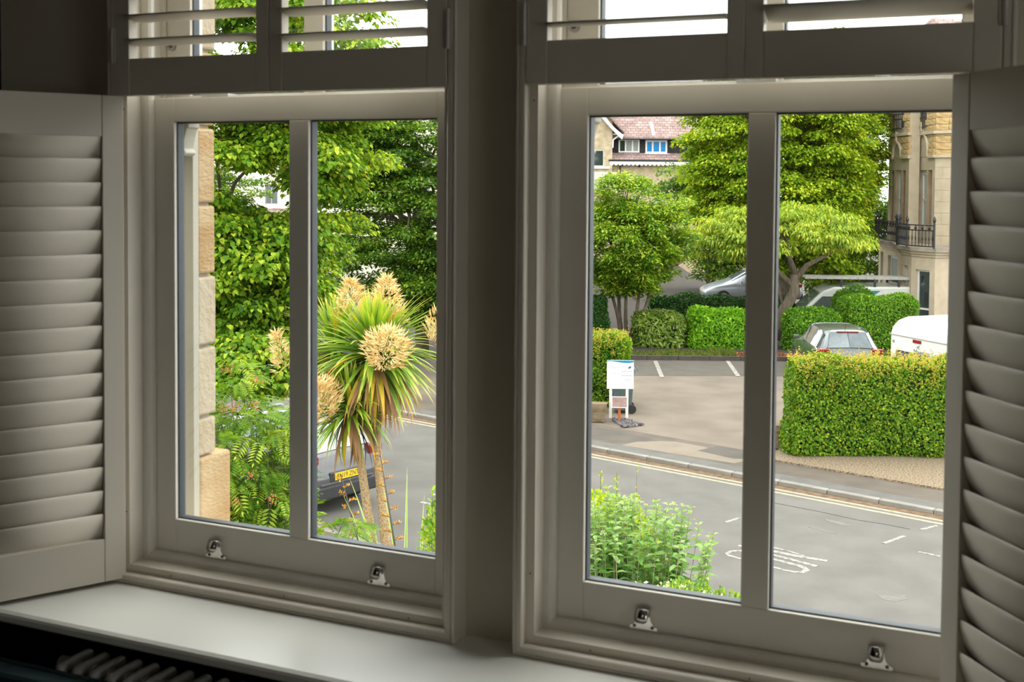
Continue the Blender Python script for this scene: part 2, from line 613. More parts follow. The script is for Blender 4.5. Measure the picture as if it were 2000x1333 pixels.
def sash_window(idx, cx, hooks):
    w = root('window_%d' % idx, (cx, 0, 0))
    # box frame: pulley linings and outer lining
    mb = MB()
    for s in (-1, 1):
        x0, x1 = sorted((s*0.396, s*0.412))
        mb.box(x0, x1, -0.030, 0.112, 4.372, TOP_Z)
        x0, x1 = sorted((s*0.386, s*0.396))
        mb.box(x0, x1, 0.046, 0.054, 4.43, TOP_Z)
    mb.box(-0.412, 0.412, -0.030, 0.125, TOP_Z-0.02, TOP_Z)
    mb.box(-0.412, 0.412, -0.018, 0.16, 4.372, 4.424)
    mb.build('box_frame', PAINT, w)
    mo = MB()
    for s in (-1, 1):
        x0, x1 = sorted((s*0.354, s*0.412))
        mo.box(x0, x1, 0.106, 0.125, 4.372, TOP_Z)
    mo.build('outer_lining', EXTW, w)
    # staff bead round the inner edge
    prof = [(0, 0.0), (0, -0.018), (0.012, -0.018), (0.018, -0.015), (0.0215, -0.009), (0.022, 0.0)]
    MB().ring(prof, -0.396, 0.396, 4.429, TOP_Z-0.03).build('staff_bead', PAINT, w, bevel=0.0)
    # lower sash
    gl = [(-0.320, -0.012), (0.037, 0.344)]
    zb, zt = 4.526, 5.424
    ls = MB()
    ls.box(-0.394, gl[0][0], 0.001, 0.032, 4.428, 5.478)
    ls.box(gl[1][1], 0.394, 0.001, 0.032, 4.428, 5.478)
    ls.box(gl[0][1], gl[1][0], 0.001, 0.032, zb, zt)
    ls.box(gl[0][0], gl[1][1], 0.001, 0.032, 4.428, zb)
    ls.box(gl[0][0], gl[1][1], 0.001, 0.044, zt, 5.478)
    lower = ls.build('lower_sash', PAINT, w, bevel=0.0022)
    ou = MB()
    ou.box(-0.394, gl[0][0]-0.012, 0.032, 0.044, 4.428, 5.47)
    ou.box(gl[1][1]+0.012, 0.394, 0.032, 0.044, 4.428, 5.47)
    ou.box(gl[0][1]+0.012, gl[1][0]-0.012, 0.032, 0.044, zb, zt)
    ou.box(gl[0][0]-0.012, gl[1][1]+0.012, 0.032, 0.044, 4.428, zb-0.012)
    ou.build('putty_face', PAINT, lower)
    for x0, x1 in gl:
        MB().ring([(-0.001, 0.011), (0.003, 0.011), (0.003, 0.031), (-0.001, 0.031)], x0, x1, zb, zt).build('glazing_seal', SEAL, lower)
        MB().box(x0, x1, 0.019, 0.023, zb, zt).build('glass_pane', GLASS, lower)
    for hx in hooks:
        h = part('sash_lift', HOOK[0], lower, (hx, 0.0008, 4.468), label='dull metal plate of the sash lift')
        part('finger_lip', HOOK[1], lower, (hx, -0.0012, 4.468), label='polished curled lip')
        for s in (-1, 1):
            part('screw', screw_me, lower, (hx+s*0.0175, -0.0016, 4.4585))
    fx = 0.0 if idx == 2 else -0.21
    f = MB().box(fx-0.036, fx+0.036, 0.004, 0.034, 5.478, 5.484)
    f.tube([(fx-0.016, 0.02, 5.484), (fx-0.016, 0.02, 5.497), (fx+0.018, 0.02, 5.497), (fx+0.018, 0.02, 5.484)], 0.006, 8)
    f.build('sash_fastener', STEEL, lower, bevel=0.001)
    # upper sash, one track further out, with its horns
    uz0, uz1 = 5.486, TOP_Z-0.075
    us = MB()
    us.box(-0.394, gl[0][0], 0.056, 0.100, 5.436, TOP_Z-0.02)
    us.box(gl[1][1], 0.394, 0.056, 0.100, 5.436, TOP_Z-0.02)
    us.box(gl[0][1], gl[1][0], 0.056, 0.100, uz0, uz1)
    us.box(gl[0][0], gl[1][1], 0.050, 0.100, 5.436, uz0)
    us.box(gl[0][0], gl[1][1], 0.056, 0.100, uz1, TOP_Z-0.02)
    upper = us.build('upper_sash', PAINT, w, bevel=0.002)
    for x0, x1 in gl:
        MB().ring([(-0.001, 0.066), (0.003, 0.066), (0.003, 0.086), (-0.001, 0.086)], x0, x1, uz0, uz1).build('glazing_seal', SEAL, upper)
        MB().box(x0, x1, 0.074, 0.078, uz0, uz1).build('glass_pane', GLASS, upper)
    for s in (-1, 1):
        o = 0.330 if s < 0 else 0.350
        pr = [(0.394, 5.436), (o-0.002, 5.436), (o-0.002, 5.415), (o+0.003, 5.412), (o+0.009, 5.395), (o+0.014, 5.375), (o+0.016, 5.366),
              (o+0.010, 5.362), (o+0.008, 5.356), (o+0.014, 5.350), (0.394, 5.350)]
        MB().prism([(s*a, b) for a, b in pr], 'y', 0.060, 0.098).build('sash_horn', EXTW, upper, bevel=0.0015)
        rr = MB().tube([(s*0.37, 0.056, 5.600), (s*0.37, 0.050, 5.600)], 0.011, 16)
        rr.build('restrictor_boss', STEEL, upper)
        MB().tube([(s*0.37, 0.051, 5.600), (s*0.37, 0.0485, 5.600)], 0.005, 10).build('restrictor_hole', DARKM, upper)
    if idx == 1:
        MB().box(-0.3965, -0.388, 0.060, 0.078, 4.845, 4.882).build('sash_stop', STEEL, w, bevel=0.002)
    return w


sash_window(1, CX[0], (-0.206, 0.213))
sash_window(2, CX[1], (-0.197, 0.229))

# ================================================================ SHUTTER FRAMES (mitred Z-frames on the wall)
prof = [(0, -0.0315), (0, -0.083), (0.003, -0.086), (0.0055, -0.086), (0.0065, -0.0835), (0.0085, -0.0835), (0.0095, -0.086), (0.018, -0.086),
        (0.020, -0.084), (0.020, -0.063), (0.0365, -0.063), (0.0365, -0.018), (0.033, -0.018), (0.033, -0.0315)]
cap_me = MB().tube([(0, 0, 0), (0, -0.0010, 0)], 0.0055, 16).mesh('screw_cover', SHUT)
pin_me = MB().tube([(0, -0.0010, 0), (0, -0.0014, 0)], 0.0018, 8).mesh('screw_slot', DARKM)
for i, cx in enumerate(CX):
    t = MB().ring(prof, cx-0.432, cx+0.432, SILL_Z, TOP_Z+0.02)
    fr = struct('trim_%d' % (i+1), t, SHUT)
    for px, pz in ((-0.4035, 4.55), (-0.4035, 5.45), (0.4035, 4.55), (0.4035, 5.45), (0.02, 4.4215), (-0.28, 4.4215), (0.32, 4.4215)):
        c = part('screw_cover', cap_me, fr, (cx+px, -0.063, pz))
        part('screw_slot', pin_me, c)

# ================================================================ PLANTATION SHUTTERS
HINGE = MB()
HINGE.tube([(0, 0, -0.038), (0, 0, 0.038)], 0.0042, 10)
HINGE.box(-0.001, 0.008, -0.001, 0.001, -0.036, 0.036)
hinge_me = HINGE.mesh('hinge', mat('painted_hinge', (0.52, 0.49, 0.45), 0.4, metal=0.1))


def louver_mesh(length):
    pr = []
    for k in range(16):
        a = 2*math.pi*k/16
        pr.append((0.0317*math.copysign(abs(math.cos(a))**0.8, math.cos(a)), 0.0046*math.sin(a)))
    me = MB().prism(pr, 'x', -length/2, length/2).mesh('louver', SHUT)
    for p in me.polygons:
        p.use_smooth = len(p.vertices) == 4
    return me


def shutter(label, loc, rotz, w, z0, z1, sl, sr, rb, rt, tilt, zfirst=None, pitch=0.0522, n=None, hinge=-1, group=None, tilts=None):
    p = thing('shutter_panel', label, 'shutter', (loc[0], loc[1], z0), rotz, group)
    h, T = z1-z0, 0.0125
    MB().box(0, sl, -T, T, 0, h).build('stile', SHUT, p, bevel=0.0015)
    MB().box(w-sr, w, -T, T, 0, h).build('stile', SHUT, p, bevel=0.0015)
    MB().box(sl+0.0004, w-sr-0.0004, -T+0.0008, T-0.0008, 0, rb).build('bottom_rail', SHUT, p, bevel=0.0012)
    MB().box(sl+0.0004, w-sr-0.0004, -T+0.0008, T-0.0008, h-rt, h).build('top_rail', SHUT, p, bevel=0.0012)
    me = louver_mesh(w-sl-sr-0.004)
    zf = rb + pitch/2 if zfirst is None else zfirst-z0
    if n is None:
        n = int((h-rt-zf-0.01)/pitch)+1
    first = None
    for k in range(n):
        z = zf + pitch*k
        if first is None:
            first = part('louver', me, p, ((sl+w-sr)/2, 0, z), (R(tilt), 0, 0))
        else:
            o = first.copy()
            COL.objects.link(o)
            o.parent = p
            o.location = ((sl+w-sr)/2, 0, z)
            o.rotation_euler = (R(tilt if not tilts else tilts[min(k, len(tilts)-1)]), 0, 0)
    hx = -0.003 if hinge < 0 else w+0.003
    for z in (0.11, h-0.11):
        part('hinge', hinge_me, p, (hx, -T-0.001, z), (0, 0, 0 if hinge < 0 else math.pi))
    return p


U0 = 5.478
UG = None
lip = 0.412
shutter('closed upper shutter over the left half of the left window', (CX[0]-lip+0.001, -0.0745), 0, 0.410, U0, 6.375, 0.043, 0.031, 0.080, 0.08, -7, 5.5935)
shutter('closed upper shutter over the right half of the left window', (CX[0]+0.001, -0.0745), 0, 0.410, U0, 6.375, 0.031, 0.043, 0.080, 0.08, -7, 5.5875, hinge=1)
shutter('closed upper shutter over the left half of the right window', (CX[1]-lip+0.001, -0.0745), 0, 0.410, U0, 6.375, 0.043, 0.031, 0.080, 0.08, 3, 5.588)
shutter('closed upper shutter over the right half of the right window', (CX[1]+0.001, -0.0745), 0, 0.410, U0, 6.375, 0.031, 0.043, 0.080, 0.08, -22, 5.588, hinge=1)
# the lower tier is folded back into the room
a_l = R(180+60.13)
a_r = R(-52.80)
nl = Vector((-math.sin(a_l), math.cos(a_l)))          # local +y of the left stack
nr = Vector((-math.sin(a_r), math.cos(a_r)))
pl = Vector((-1.8555, -0.079)) - nl*0.0125
shutter('folded-back lower shutter at the left side, its closed louvers seen against the navy corner', pl, a_l, 0.408, 4.405, U0, 0.046, 0.046, 0.096, 0.090, 74, n=17)
pr_ = Vector((-0.137, -0.100)) + nr*0.0125
shutter('folded-back lower shutter at the right side, in front of the right jamb', pr_, a_r, 0.408, 4.405, 5.4735, 0.046, 0.046, 0.096, 0.090, 106, n=17, hinge=1)
pr2 = pr_ + nr*0.030
shutter('second lower shutter folded flat behind the right open one', pr2, a_r, 0.408, 4.405, 5.4735, 0.046, 0.046, 0.096, 0.090, 106, n=17)

# ================================================================ COLUMN RADIATOR
RADM = mat('white_radiator_enamel', (0.85, 0.82, 0.75), 0.22, var=0.02, scale=6, coat=0.3)
rad = thing('column_radiator', 'white three-column radiator against the navy wall under the windowsill', 'radiator', (-1.925, -0.162, 3.65))


def capsule(m, p, q, r, n=14):
    p, q = Vector(p), Vector(q)
    d = (q-p).normalized()
    path, rad_ = [], []
    for a in np.linspace(-math.pi/2, 0, 5):
        path.append(p + d*(r*math.sin(a)+0.0001))
        rad_.append(max(r*math.cos(a), 0.0004))
    for a in np.linspace(0, math.pi/2, 5):
        path.append(q + d*(r*math.sin(a)))
        rad_.append(max(r*math.cos(a), 0.0004))
    m.tube(path, rad_, n)


m = MB()
zt = 0.60-0.0135
capsule(m, (0, -0.038, zt), (0, 0.038, zt), 0.0135)
capsule(m, (0, -0.038, 0.10), (0, 0.038, 0.10), 0.0135)
for y in (-0.037, 0, 0.037):
    m.tube([(0, y, 0.10), (0, y, zt)], 0.0118, 10)
m.tube([(-0.0233, -0.004, zt-0.008), (0.0233, -0.004, zt-0.008)], 0.0125, 12)
m.tube([(-0.0233, -0.004, 0.105), (0.0233, -0.004, 0.105)], 0.0125, 12)
sec_me = m.mesh('section', RADM, smooth=True)
sec = part('section', sec_me, rad, (0.0, 0, 0))
for k in range(1, 26):
    o = sec.copy()
    COL.objects.link(o)
    o.parent = rad
    o.location = (0.0466*k, 0, 0)
MB().tube([(-0.034, -0.004, zt-0.008), (-0.024, -0.004, zt-0.008)], 0.016, 14).build('end_plug', RADM, rad)
MB().tube([(0.01, 0, 0.0), (0.01, 0, 0.1)], 0.009, 8).build('foot', RADM, rad)
MB().tube([(1.15, 0, 0.0), (1.15, 0, 0.1)], 0.009, 8).build('foot', RADM, rad)
MB().tube([(-0.05, -0.004, 0.0), (-0.05, -0.004, 0.09), (-0.03, -0.004, 0.105)], 0.008, 8).build('pipe', CHROME, rad, smooth=True)

# ================================================================ SOFA with its back to the radiator
VELV = mat('dark_teal_velvet', (0.010, 0.026, 0.036), 0.55, col2=(0.020, 0.048, 0.062), scale=7, bump=0.15, bscale=9)
sofa = thing('armchair', 'dark teal velvet armchair with its back to the radiator in the bottom left corner', 'armchair', (-1.86, -0.80, 3.65))
MB().box(-0.38, 0.38, -0.40, 0.40, 0.12, 0.30).build('base', VELV, sofa, bevel=0.02)
MB().box(-0.38, 0.38, 0.40, 0.455, 0.12, 0.658).build('back_frame', VELV, sofa, bevel=0.014, seg=3)
MB().tube([(-0.37, 0.452, 0.655), (0.37, 0.452, 0.655)], 0.006, 8).build('piping', VELV, sofa)
MB().box(-0.26, 0.26, 0.20, 0.405, 0.44, 0.648).build('back_cushion', VELV, sofa, bevel=0.05, smooth=True, seg=4)
MB().box(-0.26, 0.26, -0.40, 0.22, 0.30, 0.44).build('seat_cushion', VELV, sofa, bevel=0.04, smooth=True, seg=3)
for x0, x1 in ((-0.38, -0.27), (0.27, 0.38)):
    MB().box(x0, x1, -0.40, 0.39, 0.12, 0.56).build('arm', VELV, sofa, bevel=0.03, seg=3)
for x in (-0.33, 0.33):
    for y in (-0.34, 0.34):
        MB().tube([(x, y, 0), (x, y, 0.12)], [0.016, 0.024], 10).build('leg', mat('dark_wood', (0.05, 0.03, 0.02), 0.4, var=0.2), sofa)

# ================================================================ OUTSIDE: GROUND
GAIN[0] = 0.60
ASPH = mat('worn_asphalt', (0.167, 0.152, 0.135), 0.9, col2=(0.217, 0.200, 0.180), scale=1.3, bump=0.35, bscale=90, detail=13)
PAVE = mat('pavement_asphalt', (0.135, 0.105, 0.080), 0.9, col2=(0.195, 0.155, 0.120), scale=1.6, bump=0.3, bscale=90, detail=12)
LOTM = mat('pale_car_park_surface', (0.205, 0.160, 0.120), 0.9, col2=(0.28, 0.225, 0.172), scale=1.1, bump=0.3, bscale=80, detail=12)
LOTD = mat('dark_patch_tarmac', (0.115, 0.096, 0.078), 0.9, col2=(0.15, 0.127, 0.104), scale=2.0, bump=0.3, bscale=80)
LOTL = mat('light_patch_concrete', (0.27, 0.215, 0.16), 0.9, col2=(0.33, 0.265, 0.205), scale=2.0, bump=0.3, bscale=80)
KERB = mat('kerb_stone', (0.29, 0.262, 0.225), 0.9, col2=(0.40, 0.365, 0.315), scale=4, bump=0.3)
PAINTR = mat('worn_road_paint', (0.20, 0.185, 0.16), 0.8, col2=(0.66, 0.61, 0.53), scale=16, detail=8)
YELP = mat('faded_yellow_road_paint', (0.40, 0.33, 0.22), 0.8, col2=(0.66, 0.56, 0.37), scale=12, detail=8)
SOIL = mat('dark_soil', (0.045, 0.034, 0.026), 1.0, col2=(0.08, 0.06, 0.045), scale=6, bump=0.6, bscale=20)
SILT = mat('gutter_silt', (0.15, 0.078, 0.035), 1.0, col2=(0.28, 0.185, 0.105), scale=9, bump=0.4)
BARK = mat('bark', (0.16, 0.12, 0.085), 0.95, col2=(0.30, 0.235, 0.165), scale=14, bump=0.6, bscale=40, stretch=(1, 1, 0.3))
TWIG = mat('hedge_twigs', (0.020, 0.026, 0.012), 1.0, var=0.3, scale=20)

O2 = Vector((-8.0, 19.45))
U = Vector((0.963, -0.270)).normalized()
V = Vector((0.270, 0.963)).normalized()


def rd(u, v, z=0.0):
    p = O2 + U*u + V*v
    return (p.x, p.y, z)


def slab(name, pts, z0, z1, material, parent=None, kind=None):
    """flat polygon with a real thickness"""
    if z1-z0 < 0.02:
        z0 -= 0.02          # thin overlays are let into the surface below
    m_ = MB()
    n = len(pts)
    vs = [(p[0], p[1], z0) for p in pts] + [(p[0], p[1], z1) for p in pts]
    fs = [tuple(range(n, 2*n)), tuple(reversed(range(n)))] + [(i, (i+1) % n, n+(i+1) % n, n+i) for i in range(n)]
    m_.add(vs, fs)
    return m_.build(name, material, parent, kind=kind)


slab('ground', [(-90, 0.3), (60, 0.3), (60, 120), (-90, 120)], -1.2, -0.85, SOIL, kind='structure')
NK = -6.95
road = slab('road', [rd(-45, NK), rd(30, NK), rd(30, 0), rd(-45, 0)], -0.9, 0.0, ASPH, kind='structure')
# marks painted on the road
for k, (v0, mm) in enumerate(((-0.29, YELP), (-0.47, YELP))):
    slab('yellow_line', [rd(-45, v0-0.04), rd(7.35, v0-0.04), rd(7.35, v0+0.04), rd(-45, v0+0.04)], 0.0, 0.004, mm, road)
slab('yellow_end_bar', [rd(7.25, -0.51), rd(7.36, -0.51), rd(7.36, -0.22), rd(7.25, -0.22)], 0.0, 0.0045, YELP, road)
slab('gutter_silt', [rd(-45, -0.24), rd(30, -0.24), rd(30, -0.005), rd(-45, -0.005)], 0.0, 0.003, SILT, road)


def stroke(name, pts, w, material=PAINTR, parent=road, z=0.005, closed=False):
    m_ = MB()
    pts = [Vector((p[0], p[1])) for p in pts]
    n = len(pts)
    ws = w if hasattr(w, '__len__') else [w]*n
    L_, R_ = [], []
    for i, p in enumerate(pts):
        a = pts[(i-1) % n] if (closed or i > 0) else p
        b = pts[(i+1) % n] if (closed or i < n-1) else p
        t = (b-a).normalized()
        q = Vector((-t.y, t.x))*(ws[i]/2)
        L_.append(p+q)
        R_.append(p-q)
    vs = [(p.x, p.y, z) for p in L_] + [(p.x, p.y, z) for p in R_] + [(p.x, p.y, 0) for p in L_] + [(p.x, p.y, 0) for p in R_]
    fs = []
    for i in range(n if closed else n-1):
        j = (i+1) % n
        fs += [(i, j, n+j, n+i), (i, 2*n+i, 2*n+j, j), (n+i, n+j, 3*n+j, 3*n+i)]
    m_.add(vs, fs)
    return m_.build(name, material, parent)


# the worn SLOW marking: the O and the strokes of its neighbour that the window shows
stroke('letter_o', [(-3.35, 14.27), (-3.18, 14.21), (-3.02, 14.155), (-2.90, 14.09), (-2.84, 14.0), (-2.88, 13.88), (-2.98, 13.845), (-3.12, 13.875),
                    (-3.28, 13.93), (-3.5, 14.005), (-3.71, 14.08), (-3.83, 14.11), (-3.95, 14.16), (-4.01, 14.24), (-3.98, 14.36), (-3.90, 14.44), (-3.78, 14.455), (-3.6, 14.38)],
       [0.07, 0.075, 0.08, 0.085, 0.085, 0.07, 0.055, 0.05, 0.05, 0.05, 0.05, 0.05, 0.06, 0.06, 0.06, 0.06, 0.06, 0.065], closed=True)
stroke('letter_stroke', [(-3.60, 14.56), (-3.39, 14.46), (-2.74, 14.22)], [0.05, 0.07, 0.075])
stroke('letter_stroke', [(-3.95, 14.68), (-3.43, 14.62), (-3.03, 14.55), (-2.65, 14.51)], [0.07, 0.08, 0.085, 0.085])
stroke('letter_stroke', [(-3.55, 14.83), (-3.22, 14.72), (-2.99, 14.61)], [0.04, 0.035, 0.03])
for a, b, w in (((-4.41, 15.74), (-4.27, 16.08), 0.06), ((-2.03, 15.68), (-1.79, 16.20), 0.06), ((-1.60, 16.64), (-1.38, 16.98), 0.06), ((-1.52, 15.49), (-1.22, 15.40), 0.05),
                ((-9.25, 14.75), (-8.7, 14.62), 0.09), ((-9.3, 15.25), (-8.85, 15.12), 0.09)):
    stroke('white_dash', [a, b], w)
WORN = mat('pale_worn_asphalt', (0.225, 0.207, 0.18), 0.95, var=0.12, scale=14)
for pts in ([(-1.86, 13.40), (-1.70, 13.46), (-1.50, 13.55), (-1.46, 13.42), (-1.60, 13.24), (-1.74, 13.26)],
            [(-3.05, 16.60), (-2.80, 16.56), (-2.58, 16.42), (-2.72, 16.36), (-2.95, 16.46)],
            [(-3.2, 16.05), (-2.95, 16.02), (-2.72, 15.86), (-2.9, 15.9)]):
    slab('worn_patch', pts, 0.0, 0.0025, WORN, road)
CRK = mat('road_crack', (0.07, 0.062, 0.055), 1.0, var=0.2)
stroke('road_crack', [(-4.4, 17.25), (-3.9, 17.17), (-3.15, 16.97), (-2.55, 16.76), (-2.12, 16.70), (-1.75, 16.60)], 0.018, CRK, z=0.003)

# far pavement with kerb stones
far_pave = slab('pavement', [rd(-45, 0.14), rd(30, 0.14), rd(30, 1.75), rd(-45, 1.75)], -0.9, 0.064, PAVE, kind='structure')
kme = MB().box(-0.452, 0.452, 0.0, 0.138, -0.25, 0.070).mesh('kerb_stone', KERB, bevel=0.012)
ku = -12.0
while ku < 12:
    part('kerb_stone', kme, far_pave, rd(ku, 0.0), (0, random.uniform(-0.002, 0.002), math.atan2(U.y, U.x)))
    ku += 0.915
slab('light_paving_patch', [(-7.55, 19.86), (-7.28, 20.45), (-6.66, 20.63), (-6.05, 20.45), (-4.97, 19.70), (-5.15, 19.35)], 0.060, 0.0648, LOTL, far_pave)
slab('dark_paving_patch', [(-6.05, 20.05), (-5.75, 20.72), (-4.6, 20.50), (-4.5, 19.95), (-5.25, 19.70)], 0.060, 0.0656, LOTD, far_pave)
slab('dark_paving_patch', [(-9.4, 21.35), (-8.1, 21.15), (-6.95, 20.55), (-7.35, 20.30), (-8.1, 20.15), (-9.6, 20.55)], 0.060, 0.0652, LOTD, far_pave)
# near pavement and front garden
near_pave = slab('near_pavement', [rd(-45, NK-1.6), rd(30, NK-1.6), rd(30, NK-0.14), rd(-45, NK-0.14)], -0.9, 0.064, PAVE, kind='structure')
ku = -6.5
while ku < 9:
    part('kerb_stone', kme, near_pave, rd(ku, NK-0.14), (0, 0, math.atan2(U.y, U.x)))
    ku += 0.915
slab('front_garden', [(-45, 0.3), (30, 0.3), rd(30, NK-1.6)[:2], rd(-45, NK-1.6)[:2]], -0.9, 0.05, SOIL, kind='structure')

# car park
Q = Vector((0.92, 0.39)).normalized()
NQ = Vector((-0.39, 0.92)).normalized()
K0 = Vector((-8.91, 31.40))


def lot(q, n, z=0.0):
    p = K0 + Q*q + NQ*n
    return (p.x, p.y, z)


slab('pavement_edging', [rd(-30, 0.14), rd(25, 0.14), rd(25, 0.50), rd(-30, 0.50)], 0.060, 0.0644, mat('grey_pavement_edging', (0.17, 0.16, 0.145), 0.9, var=0.12, scale=4, bump=0.2), far_pave)
park = slab('car_park', [rd(-12, 1.75), rd(25, 1.75), lot(25, 0.0), lot(-12.5, 0.0)], -0.9, 0.066, LOTM, kind='structure')
slab('dark_patch', [lot(-2.6, -2.9), lot(5, -2.55), lot(5, -0.02), lot(-2.6, -0.02)], 0.060, 0.0668, LOTD, park)
stroke('bay_line', [(-10.22, 30.60), (-9.19, 27.92)], 0.12, PAINTR, park, z=0.079)
stroke('bay_line', [(-8.31, 31.52), (-7.39, 28.99)], 0.12, PAINTR, park, z=0.079)
bank = slab('bank', [lot(-12.5, 0.0), lot(30, 0.0), lot(30, 6.5), lot(-12.5, 6.5)], -0.9, 0.12, SOIL, kind='structure')
ek = MB().box(-0.45, 0.45, -0.04, 0.05, -0.2, 0.20).mesh('edging_stone', mat('dark_edging', (0.10, 0.085, 0.065), 0.9, var=0.2), bevel=0.008)
for k in range(14):
    part('edging_stone', ek, bank, lot(-2.2+k*0.91, 0.0), (0, 0, math.atan2(Q.y, Q.x)))
slab('rear_yard', [lot(3.6, 6.5), lot(50, 6.5), lot(50, 60), lot(3.6, 60)], -0.9, -0.62, LOTD, kind='structure')
slab('upper_drive', [lot(-12.5, 6.5), lot(3.6, 6.5), lot(3.6, 60), lot(-12.5, 60)], -0.9, 0.10, SOIL, kind='structure')
GRASSG = mat('rough_grass_ground', (0.05, 0.075, 0.02), 1.0, col2=(0.09, 0.12, 0.03), scale=5, bump=0.4)
slab('verge', [rd(-45, 1.75), rd(-12, 1.75), lot(-12.5, 0), lot(-12.5, 45), rd(-45, 45)], -0.9, 0.06, GRASSG, kind='structure')
# gravel strip in front of the right-hand hedge
GRAV = mat('golden_gravel', (0.16, 0.105, 0.06), 1.0, col2=(0.56, 0.43, 0.28), scale=30, bump=0.8, bscale=38, detail=2)
slab('gravel_strip', [rd(3.15, 1.30), rd(12, 1.30), (8, 25.0), (-4.6, 21.2)], 0.0, 0.10, GRAV, kind='structure')

# ---------------------------------------------------------------- gate stones and low wall at the entrance
RUB = mat('weathered_wall_stone', (0.20, 0.145, 0.08), 0.95, col2=(0.36, 0.27, 0.16), scale=5, bump=0.6, bscale=25)


def rubble(name, parent, c, s, rz=0.0, material=RUB):
    bm = bmesh.new()
    bmesh.ops.create_cube(bm, size=1.0)
    bmesh.ops.subdivide_edges(bm, edges=bm.edges[:], cuts=2, use_grid_fill=True)
    for v in bm.verts:
        r = 1.0 - 0.10*max(0.0, v.co.length-0.6) + random.uniform(-0.05, 0.05)
        v.co = Vector((v.co.x*s[0]*r, v.co.y*s[1]*r, v.co.z*s[2]*r))
    me = bpy.data.meshes.new(name)
    bm.to_mesh(me)
    bm.free()
    me.materials.append(material)
    return part(name, me, parent, c, (0, 0, rz))


w1 = thing('stone_wall', 'low wall of two big weathered stones beside the white sign board', 'wall', (-8.95, 21.75, 0.085), R(20))
rubble('stone', w1, (0.0, 0.05, 0.27), (0.80, 0.30, 0.22), 0.04)
rubble('stone', w1, (0.12, 0.0, 0.09), (0.50, 0.30, 0.20), -0.03)
rubble('stone', w1, (-0.45, 0.02, 0.09), (0.62, 0.28, 0.20), 0.05)
w2 = thing('gate_stone', 'stubby stone gatepost base at the left foot of the large front hedge', 'stone', (-4.62, 20.95, 0.085), R(15))
rubble('stone', w2, (0, 0, 0.17), (0.32, 0.30, 0.34))
rubble('cap_stone', w2, (0, 0, 0.40), (0.36, 0.34, 0.12))

# slate chips round the sign posts
sl = MB()
for _ in range(420):
    a, b = random.random(), random.random()
    p = Vector((-8.50, 22.06))*(1-a)*(1-b) + Vector((-8.02, 21.38))*a*(1-b) + Vector((-7.72, 21.80))*a*b + Vector((-8.35, 22.25))*(1-a)*b
    d = unit(1)[0]
    d2 = unit(1)[0]
    sl.obox((p.x, p.y, 0.095), d, np.cross(d, d2), np.cross(d, np.cross(d, d2)), random.uniform(0.02, 0.045), random.uniform(0.015, 0.03), 0.006)
SLATE = mat('purple_slate', (0.14, 0.12, 0.13), 0.7, col2=(0.34, 0.30, 0.31), scale=10)
s_ = sl.build('slate_chips', SLATE, kind='stuff')
tag(s_, 'bed of purple-grey slate chips round the foot of the sign posts', 'slate chips')

# ================================================================ SIGN BOARD, SMALL NOTICE, WHEELIE BIN
GAIN[0] = 1.0
WHITEB = mat('sign_white', (0.80, 0.80, 0.80), 0.35, var=0.02)
BLUEB = mat('sign_blue', (0.0, 0.19, 0.42), 0.35, var=0.05)
GREYT = mat('sign_grey_print', (0.20, 0.21, 0.22), 0.6, var=0.05)
GREYD = mat('sign_dark_print', (0.13, 0.13, 0.135), 0.6, var=0.05)
TEALB = mat('logo_teal', (0.006, 0.06, 0.11), 0.4, var=0.1)
TEALL = mat('logo_light', (0.10, 0.22, 0.27), 0.4, var=0.1)
sg = thing('sign_board', 'white board with a blue wave on two white posts at the car park entrance', 'sign', (-8.40, 22.235, 0.085), R(23.2))
WPOST = mat('white_post_paint', (0.72, 0.70, 0.64), 0.5, var=0.05)
MB().box(-0.235, -0.175, 0.012, 0.06, 0, 1.1).build('post', WPOST, sg, bevel=0.004)
MB().box(0.125, 0.185, 0.012, 0.06, 0, 1.1).build('post', WPOST, sg, bevel=0.004)
bz = 0.655
bd = MB().box(-0.293, 0.293, -0.010, 0.010, bz, bz+0.63).build('board', WHITEB, sg, bevel=0.002)
wave = [(-0.291, bz+0.628), (-0.291, bz+0.600)]
for t in np.linspace(0, 1, 22):
    x = -0.291 + 0.582*t
    wave.append((x, bz+0.628 - (0.028 + 0.030*(0.5-0.5*math.cos(min(1, max(0, (t-0.18)/0.58))*math.pi)) - 0.010*math.sin(min(1, max(0, (t-0.0)/0.3))*math.pi) - 0.018*max(0, (t-0.8)/0.2)**1.5)))
wave.append((0.291, bz+0.628))
MB().prism(wave, 'y', -0.0118, -0.0098).build('blue_wave', BLUEB, bd)
text('sign_lettering', 'SOUTH', 0.072, GREYT, bd, (-0.130, -0.0108, bz+0.475), (R(90), 0, 0), extrude=0.0006, label='grey lettering SOUTH')
text('sign_lettering', 'PARK', 0.072, mat('sign_pale_print', (0.25, 0.28, 0.30), 0.6, var=0.03), bd, (0.085, -0.0108, bz+0.475), (R(90), 0, 0), extrude=0.0006, sx=0.85,
     label='pale lettering after SOUTH')
ell = [(0.038*math.cos(a)*math.cos(0.6)-0.022*math.sin(a)*math.sin(0.6)+0.205, 0.038*math.cos(a)*math.sin(0.6)+0.022*math.sin(a)*math.cos(0.6)+bz+0.475) for a in np.linspace(0, 2*math.pi, 24, endpoint=False)]
MB().prism(ell, 'y', -0.0116, -0.0098).build('logo', TEALB, bd)
ell2 = [(0.014*math.cos(a)*math.cos(0.6)-0.009*math.sin(a)*math.sin(0.6)+0.211, 0.014*math.cos(a)*math.sin(0.6)+0.009*math.sin(a)*math.cos(0.6)+bz+0.478) for a in np.linspace(0, 2*math.pi, 16, endpoint=False)]
MB().prism(ell2, 'y', -0.0124, -0.0114).build('logo_highlight', TEALL, bd)
